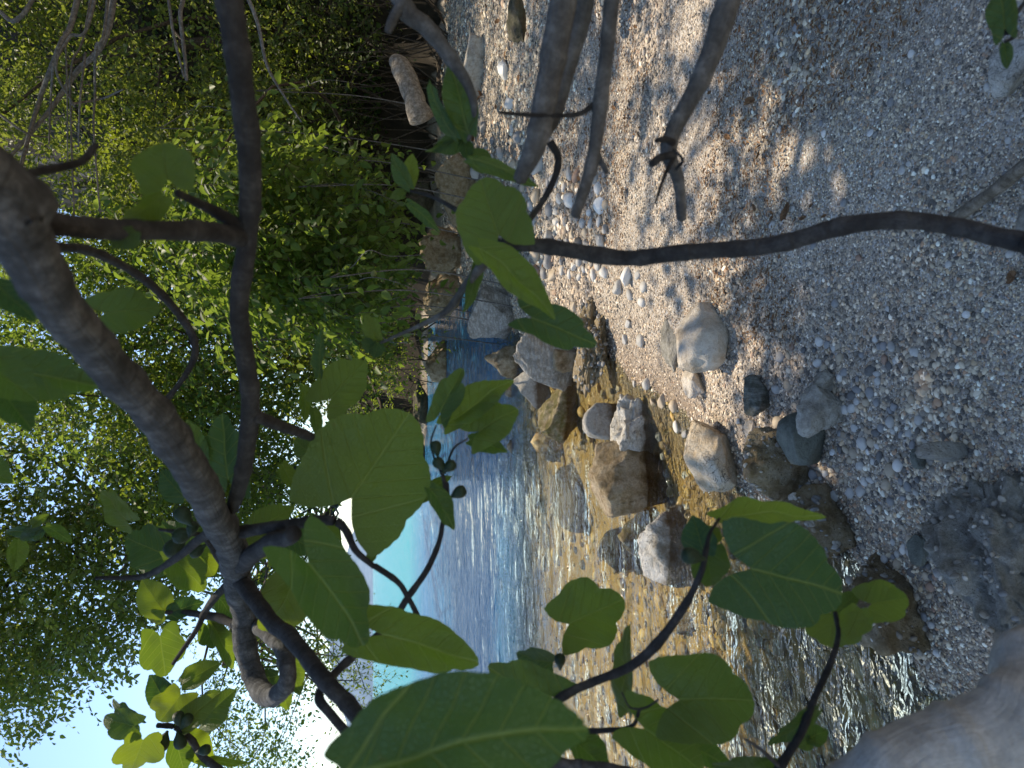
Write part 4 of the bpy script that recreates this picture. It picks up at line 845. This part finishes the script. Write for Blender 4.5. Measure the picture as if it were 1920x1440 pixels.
branch(FT, [(1198, 1330, .86), (1180, 1325, .86), (1166, 1298, .86)], 5, 3)
branch(FT, [(900, 1370, .85), (935, 1412, .85), (975, 1470, .84)], 16, 22)
branch(FT, [(968, 1365, .85), (958, 1415, .85), (925, 1470, .84)], 24, 30)
branch(FT, [(985, 1365, .84), (1005, 1410, .84), (1060, 1436, .84), (1150, 1446, .83), (1260, 1490, .82)], 26, 34, M_FIGB)
branch(FT, [(1440, 1470, .85), (1470, 1420, .85), (1500, 1370, .84), (1525, 1310, .84), (1560, 1240, .85), (1573, 1190, .86), (1566, 1148, .86)], 19, 8)
branch(FT, [(1398, 1386, .84), (1430, 1408, .84), (1465, 1440, .85)], 5, 9, M_DEAD)
# second stem of the clump: the pale trunk in the near corner
branch(FT, [(2100, 1212, .72), (1920, 1312, .70), (1780, 1392, .70), (1640, 1476, .70), (1450, 1592, .74)], [186, 172, 164, 158, 155], None, M_FIGT, 'trunk', lead=[(-.02, .30, hz(-.02, .3) - .1, .065), (-.08, .38, .5, .06)], tail=[(-1.0, .95, 1.9, .035), (-1.3, 1.3, 2.5, .03)], knob=.06, sides=28)
branch(FT, [(2010, 1260, .82), (1930, 1385, .82), (1880, 1480, .82)], 90, 80, M_FIGT, sides=20)

LF = [
 (318, 358, 300, 262, 108, .62, 3, .2), (306, 366, 235, 420, 46, .62, 0, .9), (252, 432, 212, 468, 44, .60, 0, .3), (-10, 530, 66, 594, 60, .6, 0, .4), (172, 592, 294, 574, 84, .72, 0, .3),
 (-20, 688, 172, 716, 96, .72, 3, .2), (-40, 672, 66, 742, 78, .66, 0, .3), (0, 728, 62, 802, 62, .74, 1, .4), (434, 932, 408, 776, 78, 1.2, 0, .4), (380, 868, 344, 788, 44, 1.2, 0, .6), (348, 932, 298, 884, 52, 1.2, 0, .3),
 (256, 986, 181, 926, 48, 1.15, 1, .8), (318, 1042, 231, 1008, 84, 1.12, 1, .2), (318, 1040, 385, 1104, 66, 1.2, 1, .3), (358, 1044, 300, 982, 78, 1.25, 0, .2), (320, 1050, 250, 1066, 50, 1.2, 0, .3), (372, 1022, 400, 1080, 60, 1.3, 1, .3),
 (76, 990, 4, 1004, 26, 1.3, 0, .5), (78, 990, 38, 1016, 30, 1.3, 0, .4), (86, 986, 136, 1014, 24, 1.3, 0, .5), (34, 1012, 30, 1072, 36, 1.3, 0, .3), (60, 985, 88, 965, 20, 1.3, 0, .3),
 (310, 1150, 264, 1088, 62, 1.2, 0, .3), (308, 1152, 270, 1160, 30, 1.2, 0, .6), (314, 1150, 377, 1128, 40, 1.2, 0, .3), (296, 1170, 312, 1270, 82, 1.2, 1, .2), (398, 1165, 442, 1252, 34, 1.2, 0, .6), (385, 1160, 404, 1215, 50, 1.2, 1, .4), (410, 1120, 440, 1160, 40, 1.25, 0, .4),
 (342, 1282, 408, 1242, 44, 1.25, 0, .3), (322, 1326, 278, 1268, 52, 1.25, 0, .4), (350, 1288, 298, 1358, 76, 1.22, 1, .2), (334, 1368, 406, 1300, 46, 1.2, 0, .3), (360, 1372, 432, 1296, 66, 1.28, 1, .3),
 (270, 1364, 188, 1350, 54, 1.15, 1, .3), (272, 1370, 246, 1452, 88, 1.15, 2, .3), (270, 1362, 204, 1317, 28, 1.2, 1, .7), (338, 1382, 402, 1424, 54, 1.25, 0, .3), (328, 1388, 348, 1450, 56, 1.22, 0, .4), (372, 1432, 468, 1424, 14, 1.2, 0, 1.0),
 (602, 766, 683, 676, 86, 1.1, 0, .2), (600, 705, 597, 613, 22, 1.1, 0, .9), (570, 724, 576, 792, 26, 1.12, 0, .5), (588, 764, 598, 818, 24, 1.12, 0, .5), (586, 852, 549, 826, 40, 1.15, 0, .3), (529, 870, 554, 917, 30, 1.15, 0, .4),
 (630, 978, 765, 775, 236, 1.0, 3, .1), (548, 1008, 695, 1208, 128, .78, 0, .4), (664, 1182, 902, 1228, 104, .88, 0, .45), (640, 1450, 1098, 1338, 250, .50, 0, .35), (1068, 1322, 914, 1258, 92, .9, 0, .3), (1036, 1244, 968, 1232, 60, 1.0, 0, .8),
 (1040, 1186, 1168, 1120, 132, 1.0, 1, .3), (1173, 1336, 1165, 1174, 36, .92, 0, 1.0), (1232, 1312, 1422, 1308, 160, .85, 3, .15), (1170, 1345, 1335, 1448, 112, .86, 0, .35), (1072, 1382, 1152, 1455, 64, .9, 0, .4), (1285, 1392, 1385, 1446, 46, .9, 0, .4), (1462, 1438, 1340, 1444, 46, .86, 0, .6),
 (1532, 1330, 1446, 1402, 34, .84, 0, .7), (1512, 1386, 1552, 1368, 42, .9, 0, .3), (1520, 1385, 1496, 1402, 30, .9, 0, .4), (1352, 1054, 1598, 1112, 190, .80, 3, .15), (1322, 1040, 1296, 970, 64, .86, 0, .4), (1322, 1028, 1338, 1102, 72, .88, 0, .3), (1345, 1020, 1300, 1000, 60, .9, 0, .3),
 (1347, 972, 1548, 948, 52, .88, 0, .85), (1614, 1136, 1707, 1118, 78, .9, 3, .2), (1612, 1140, 1592, 1197, 58, .84, 0, .4), (1566, 1146, 1556, 1216, 98, .92, 0, .2), (1574, 1142, 1610, 1107, 32, .92, 0, .4), (1560, 1150, 1610, 1200, 60, .95, 0, .3),
 (818, 798, 860, 688, 54, 1.0, 1, .5), (836, 798, 955, 705, 62, 1.0, 0, .5), (877, 821, 969, 764, 78, 1.0, 3, .3), (880, 826, 952, 842, 36, 1.02, 0, .5), (806, 915, 856, 990, 40, .97, 0, .6), (792, 935, 842, 890, 30, 1.05, 0, .5),
 (560, 1078, 498, 1192, 98, 1.3, 3, .3), (468, 1002, 548, 950, 56, 1.3, 0, .3), (502, 1036, 452, 1004, 44, 1.3, 0, .4), (498, 1168, 568, 1226, 54, 1.3, 0, .3), (538, 1234, 566, 1302, 42, 1.3, 0, .4), (522, 1266, 488, 1276, 34, 1.3, 0, .3), (528, 1288, 542, 1332, 28, 1.3, 0, .4), (692, 1052, 706, 1024, 20, 1.05, 0, .4),
 (962, 1402, 898, 1432, 54, .95, 0, .4), (1000, 1422, 1042, 1450, 62, .95, 0, .3), (975, 1376, 1010, 1400, 40, 1.0, 0, .3), (590, 980, 640, 1010, 46, 1.1, 0, .3), (520, 1000, 600, 1030, 60, 1.15, 0, .3),
 (-60, 860, 20, 900, 60, .9, 0, .3)]
# fig leaves added above the view, placed to shade the limb and lower leaves
rg_ = np.random.default_rng(77)
c_ = np.vstack([shade_points([(560, 700), (560, 1500), (1750, 1500), (1750, 880), (1100, 640), (850, 640)], 120, 2.7, 3.3, rg_, .9, 2.1), shade_points([(700, -100), (700, 660), (1300, 660), (1500, 300), (1500, -100)], 90, 2.7, 3.3, rg_, .85, 2.1),
                shade_points([(560, 1250), (560, 1500), (1120, 1500), (1120, 1250)], 40, 2.5, 3.0, rg_, .52, 2.1),
                shade_points([(-50, 250), (-50, 800), (300, 1000), (480, 1100), (480, 700), (550, 250)], 80, 2.7, 3.3, rg_, .75, 2.1)])
b_, d_, n_, l_, t_ = sprays(c_, rg_, .22, 4, .17, .3); link('crown', leaves_mesh('crown', b_, d_, n_, l_, .85), mat_foliage('fig_crown_leaf', [(.035, .085, .014), (.05, .11, .018), (.06, .12, .02)], (.2, .34, .015), .4), FT)
link('twigs', tubes_mesh('twigs', t_ + [limb((.42, -.05, 2.35), c_[k], rg_, .016, .006, .03) for k in rg_.choice(len(c_), 22, replace=False)], 5), M_FIGD, FT)
LF = [q if not (q[6] == 0 and q[4] >= 70 and q[5] > .6) else q[:6] + (3,) + q[7:] for q in LF]
for q in LF: leaf(FT, *q)
for q in [(342, 964, 15, 1.08, 12, 14), (361, 988, 11, 1.08, -4, 12), (339, 1004, 15, 1.06, 18, -4), (325, 1028, 17, 1.06, 18, -14), (367, 1034, 12, 1.08, 12, -8),
          (335, 1345, 11, 1.18, 4, 16), (351, 1349, 11, 1.18, -8, 14), (303, 1395, 14, 1.18, 10, -22), (338, 1392, 12, 1.18, -4, -16), (385, 1406, 10, 1.18, -14, 4),
          (817, 837, 11, .99, 4, 18), (822, 868, 11, .99, 10, 10), (845, 873, 11, .99, -10, 8), (863, 922, 12, .99, -14, 8), (1050, 1236, 11, .98, 0, 24), (1293, 1042, 16, .81, 18, 4)]:
    fig(FT, q[0], q[1], q[2], q[3], q[4], q[5])

# ---- slender fig shoot on the right with its own leaves
FS = empty('fig_sapling', Vector((.13, .42, hz(.13, .42)))); tag(FS, 'slender dark fig shoot rising from the shingle, broad leaves at its top', 'sapling')
branch(FS, [(2150, 478, .70), (1920, 455, .75), (1800, 430, .78), (1690, 415, .8), (1580, 425, .82), (1480, 450, .84), (1400, 463, .86), (1280, 473, .88), (1180, 480, .9), (1060, 470, .9), (975, 460, .9), (925, 462, .9)], [40, 37, 35, 34, 33, 32, 32, 31, 30, 29, 27, 15], None, M_FIGD, 'stem', lead=[(.13, .42, hz(.13, .42) - .08, .014)])
branch(FS, [(1030, 265, .84), (1046, 300, .84), (1030, 355, .85), (985, 420, .86), (930, 460, .9)], 16, 10)
branch(FS, [(945, 460, .9), (870, 402, .95), (810, 368, 1.0), (768, 356, 1.02)], 11, 6)
branch(FS, [(930, 462, .9), (880, 525, .92), (840, 580, .96), (790, 608, 1.0), (715, 642, 1.05)], 20, 5, M_DEAD)
for q in [(945, 470, 898, 332, 138, .84, 3, .15), (900, 462, 1052, 582, 62, .80, 0, .7), (962, 584, 1122, 642, 78, .86, 1, .3), (898, 480, 880, 586, 26, .92, 0, .8), (960, 470, 985, 440, 30, .9, 0, .3),
          (770, 352, 729, 288, 32, 1.0, 0, .5), (768, 352, 770, 286, 32, 1.02, 0, .4), (758, 358, 732, 372, 20, 1.02, 0, .3), (764, 380, 826, 432, 22, 1.0, 0, .5),
          (708, 642, 684, 588, 34, 1.05, 1, .3), (708, 642, 702, 672, 30, 1.05, 0, .4), (700, 650, 676, 640, 26, 1.05, 0, .4)]: leaf(FS, *q)
# ---- leafy and bare grey branches reaching in from the right
GB = empty('grey_branched_fig', Vector((1.15, .55, hz(1.15, .55)))); tag(GB, 'fig with bare grey branches reaching in from the right, few leaves', 'tree')
b = GB.location; hub = (.75, .62, 1.25, .03)
branch(GB, [(760, -330, .86), (770, -260, .84)], 60, 40, M_DEAD, 'trunk', lead=[(b.x, b.y, b.z - .1, .045), (1.0, .6, .7, .04), hub])
branch(GB, [(1085, -260, .72), (1050, 0, .74), (1025, 130, .76), (1002, 262, .78), (975, 335, .8)], [58, 54, 50, 44, 26], None, M_DEAD, lead=[hub])
branch(GB, [(1125, -240, .76), (1095, 0, .8), (1065, 110, .82), (1040, 210, .83), (1012, 268, .80)], [36, 34, 30, 24, 16], None, M_DEAD, lead=[hub])
branch(GB, [(1180, -240, .74), (1145, 0, .76), (1130, 130, .78), (1110, 290, .8), (1080, 402, .8)], [34, 30, 27, 26, 20], None, M_DEAD, lead=[hub])
branch(GB, [(1116, 275, .8), (1126, 300, .8), (1137, 322, .79)], 13, 9, M_DEAD)
branch(GB, [(1112, 195, .79), (1080, 214, .78), (1000, 216, .75), (938, 211, .73)], 12, 6)
branch(GB, [(1430, -220, .80), (1365, 0, .82), (1320, 130, .83), (1270, 240, .84), (1260, 290, .84), (1276, 340, .84), (1280, 412, .84)], [48, 44, 38, 30, 28, 24, 18], None, M_DEAD, lead=[hub])
branch(GB, [(1262, 268, .83), (1246, 262, .81), (1230, 264, .80)], 14, 9)
branch(GB, [(1264, 292, .83), (1240, 296, .82), (1222, 308, .81)], 16, 14)
branch(GB, [(1262, 300, .83), (1246, 330, .80), (1228, 382, .79)], 9, 4)
branch(GB, [(1268, 318, .82), (1280, 300, .80), (1262, 280, .80)], 7, 5)
branch(GB, [(715, -200, .84), (755, 0, .86), (800, 50, .87), (845, 105, .88), (882, 165, .89), (892, 220, .9), (878, 262, .9)], [40, 34, 32, 28, 18, 12, 8], None, M_DEAD, lead=[hub])
branch(GB, [(762, 5, .86), (742, 30, .86), (728, 60, .86)], 24, 14, M_DEAD)
for q in [(880, 252, 838, 103, 60, .9, 0, .2), (856, 258, 790, 152, 26, .9, 0, .8), (872, 258, 812, 284, 38, .92, 0, .4), (884, 288, 924, 322, 44, .92, 0, .3), (882, 300, 1012, 338, 28, .88, 0, .9), (868, 262, 880, 300, 30, .92, 0, .3), (850, 262, 800, 290, 14, .92, 0, .8)]: leaf(GB, *q)
for q in [(1888, 78, 1872, -30, 50, .8, 1, .3), (1884, 80, 1890, 128, 22, .8, 0, .4)]: leaf(GB, *q)
branch(GB, [(1885, 78, .8), (1905, 60, .8), (1960, -40, .8)], 6, 9, None, tail=[(.9, .55, .5, .01)])
# ---- dead twigs hanging in the wood
DT = empty('dead_branch', Vector(gpt(4.6, 6.2))); tag(DT, 'tangle of bare dead twigs hanging at the upper right before the leaves', 'branch')
hub = tuple(at(230, -420, 6.0)[:]) + (.03,)
branch(DT, [(230, -420, 6.0), (330, -300, 6.0)], 14, 8, M_DEAD, 'stem', lead=[(DT.location.x, DT.location.y, DT.location.z, .06), tuple(at(600, -480, 6.1)[:]) + (.05,)])
for pts, a, c in [([(145, 0), (110, 90), (70, 200), (30, 345)], 11, 7), ([(210, 20), (140, 140), (70, 235), (-10, 325)], 12, 6), ([(200, 20), (180, 90), (178, 180), (176, 250), (188, 400)], 6, 3), ([(165, 30), (135, 120), (133, 230), (140, 430)], 5, 3),
                  ([(175, 10), (130, 70), (105, 130), (140, 200)], 7, 4), ([(135, 195), (190, 185), (230, 168)], 5, 3), ([(335, -60), (338, 30), (345, 90), (350, 150)], 9, 6), ([(305, -60), (325, 60), (345, 145)], 7, 4), ([(400, -120), (475, 20), (500, 120), (530, 175), (565, 228)], 9, 3),
                  ([(100, 120), (95, 190), (92, 270)], 5, 3), ([(160, 100), (150, 190), (147, 275)], 5, 3), ([(60, 0), (-10, 20)], 9, 8), ([(0, 215), (50, 250), (95, 258)], 5, 3), ([(120, 60), (125, 130), (127, 310)], 4, 2)]:
    branch(DT, [(x, y, 5.6 + .3 * math.sin(x)) for x, y in pts], a, c, M_DEAD, 'twig', lead=[hub] if pts[0][1] <= 30 else None, knob=.05, sides=7, nodes=0)

# ================================================================== driftwood and litter
p, t = ground(800, 175); t = t * .93; LG = branch(empty('bleached_log', p), [(790, 222, t * 1.0), (778, 190, t), (768, 160, t * 1.01), (752, 128, t * 1.02), (742, 112, t * 1.03)], [50, 40, 40, 38, 26], None, M_LOG, 'wood', knob=.035, sides=18, nodes=0)
tag(LG.parent, 'bleached driftwood log with a knotted end at the foot of the bank', 'log')
p, t = ground(1850, 365); q0, t0 = ground(1782, 415); q1, t1 = ground(1935, 300)
ST = empty('weathered_stick', p); tag(ST, 'weathered grey stick lying across the shingle by the pale slab', 'stick')
branch(ST, [(1782, 415, t0 * .985), (1850, 368, t * .98), (1935, 300, t1 * .97), (2000, 250, t1 * .96)], 22, 27, M_LOG, 'wood', knob=.12, sides=12, nodes=0)
p, t = ground(830, 170); DL = empty('dark_log', p); tag(DL, 'dark rotten log in the shade along the foot of the bank', 'log')
branch(DL, [(826, 60, t), (828, 150, t), (832, 230, t)], 18, 16, M_TRUNK, 'wood', knob=.3, nodes=0)
def dry_mesh(seed):
    rg = np.random.default_rng(seed); t, s = lobed_outline(0, rg); n = len(t); V = [(0, 0, 0)]; fc = []
    for r in (.5, 1.0):
        for a, b_ in zip(t - .4, s): V.append((a * r, b_ * .6 * r, .35 * (b_ * r) ** 2 + .25 * (a * r) ** 2 + .06 * rg.random()))
    fc = [(0, 1 + j, 1 + (j + 1) % n) for j in range(n)] + [(1 + j, 1 + n + j, 1 + n + (j + 1) % n, 1 + (j + 1) % n) for j in range(n)]
    me = bpy.data.meshes.new('dry_leaf'); me.from_pydata(V, [], fc); me.polygons.foreach_set('use_smooth', np.ones(len(me.polygons), bool)); me.materials.append(M_DRY); return me
DRY = [dry_mesh(k) for k in range(4)]
def litter(x, y, px, label, group=None, cat='leaf', name='dry_leaf', me=None):
    p, t = ground(x, y); s = px * t / F; o = bpy.data.objects.new(name, me or random.choice(DRY)); COL.objects.link(o)
    o.location = p + Vector((0, 0, .012 * t ** .5)); o.rotation_euler = (random.uniform(-.5, .5), random.uniform(-.5, .5), random.uniform(0, 6)); o.scale = (s, s, s); tag(o, label, cat, group)
litter(1484, 400, 40, 'large curled brown leaf on the shingle beside the dark fig stem'); litter(1432, 292, 26, 'brown folded leaf on the shingle near the grey branch end'); litter(1910, 520, 40, 'rust brown leaf at the near edge of the shingle'); litter(1415, 190, 24, 'ochre dry leaf on the shingle by the bare grey branch')
for k in range(46):
    x_, y_ = random.uniform(860, 1420), random.uniform(10, 420); lm_ = min([(900, 60, 'on the far beach at the right'), (920, 250, 'below the flat shelf rock'), (950, 380, 'beside the far cobbles'), (1100, 60, 'behind the thick bare branch'), (1200, 150, 'between the bare branches'), (1180, 320, 'in the sunny band of shingle'), (1330, 80, 'behind the curved bare branch'), (1350, 350, 'right of the dark fig stem'), (1390, 200, 'below the bare branch tip')], key=lambda q: math.hypot(q[0] - x_, q[1] - y_))[2]
    px_ = random.uniform(8, 18); litter(x_, y_, px_, ('small' if px_ < 12 else 'curled') + ' dry brown leaf ' + lm_, 'dry leaves on the beach')
for k, wd in enumerate(['rust coloured', 'ochre', 'dark brown', 'folded', 'torn', 'curled', 'pale brown', 'tiny']): litter(1425 + k * 18 + random.uniform(-6, 6), random.uniform(345, 420), random.uniform(8, 16), wd + ' leaf scrap on the shingle beside the dark fig stem', 'dry leaves on the beach')
n = 26000; ang = rng.uniform(-.2, .62, n); rad = np.exp(rng.uniform(np.log(1.6), np.log(14), n)); LX, LY = np.sin(ang) * rad, np.cos(ang) * rad
pn = fbm(np.stack([LX * 1.5 + 9, LY * 1.5, LX * 0], 1), 4, 71) + .35 * vnoise(np.stack([LX * .25, LY * .9, LX * 0], 1), 5)
k_ = (sdf(SHORE, CLOSE, LX, LY) > .6) & (sdf(BANK, CLOSE, LX, LY) < 0) & (pn > .42 - .22 * np.clip((LX - .3) / 3, 0, 1)); LX, LY, rad = LX[k_], LY[k_], rad[k_]; m_ = len(LX)
tag(link('leaf_litter', leaves_mesh('leaf_litter', np.stack([LX, LY, height(LX, LY) + .006 + .002 * rad], 1), np.stack([rng.normal(0, 1, m_), rng.normal(0, 1, m_), rng.normal(0, .12, m_)], 1), np.stack([rng.normal(0, .3, m_), rng.normal(0, .3, m_), np.ones(m_)], 1), rng.uniform(.006, .016, m_) * np.sqrt(rad), .35), mat_foliage('litter_scrap', [(.10, .045, .018), (.20, .10, .04), (.30, .18, .09), (.14, .08, .04)], (.2, .1, .04), .1)), 'scraps of brown leaf litter strewn over the shingle', 'leaf litter', kind='stuff')
def shell_mesh():
    u = np.linspace(0, 1, 9); V, Fc, cap, uv = tube(np.stack([u * 0, u * 0, .22 * u], 1), .5 * np.sqrt(np.maximum(0, 1 - u ** 2)) + .002, 14); me = mesh_np('shell', V, Fc); me.materials.append(M_SHELL); return me
SH = shell_mesh()
for x, y, px, lb in [(1570, 848, 13, 'round white shell on the shingle below the flat green stone'), (1822, 590, 15, 'round white shell on the fine shingle near the block'), (1642, 250, 15, 'broken white shell on the middle of the fine shingle')]: litter(x, y, px, lb, None, 'shell', 'shell', SH)
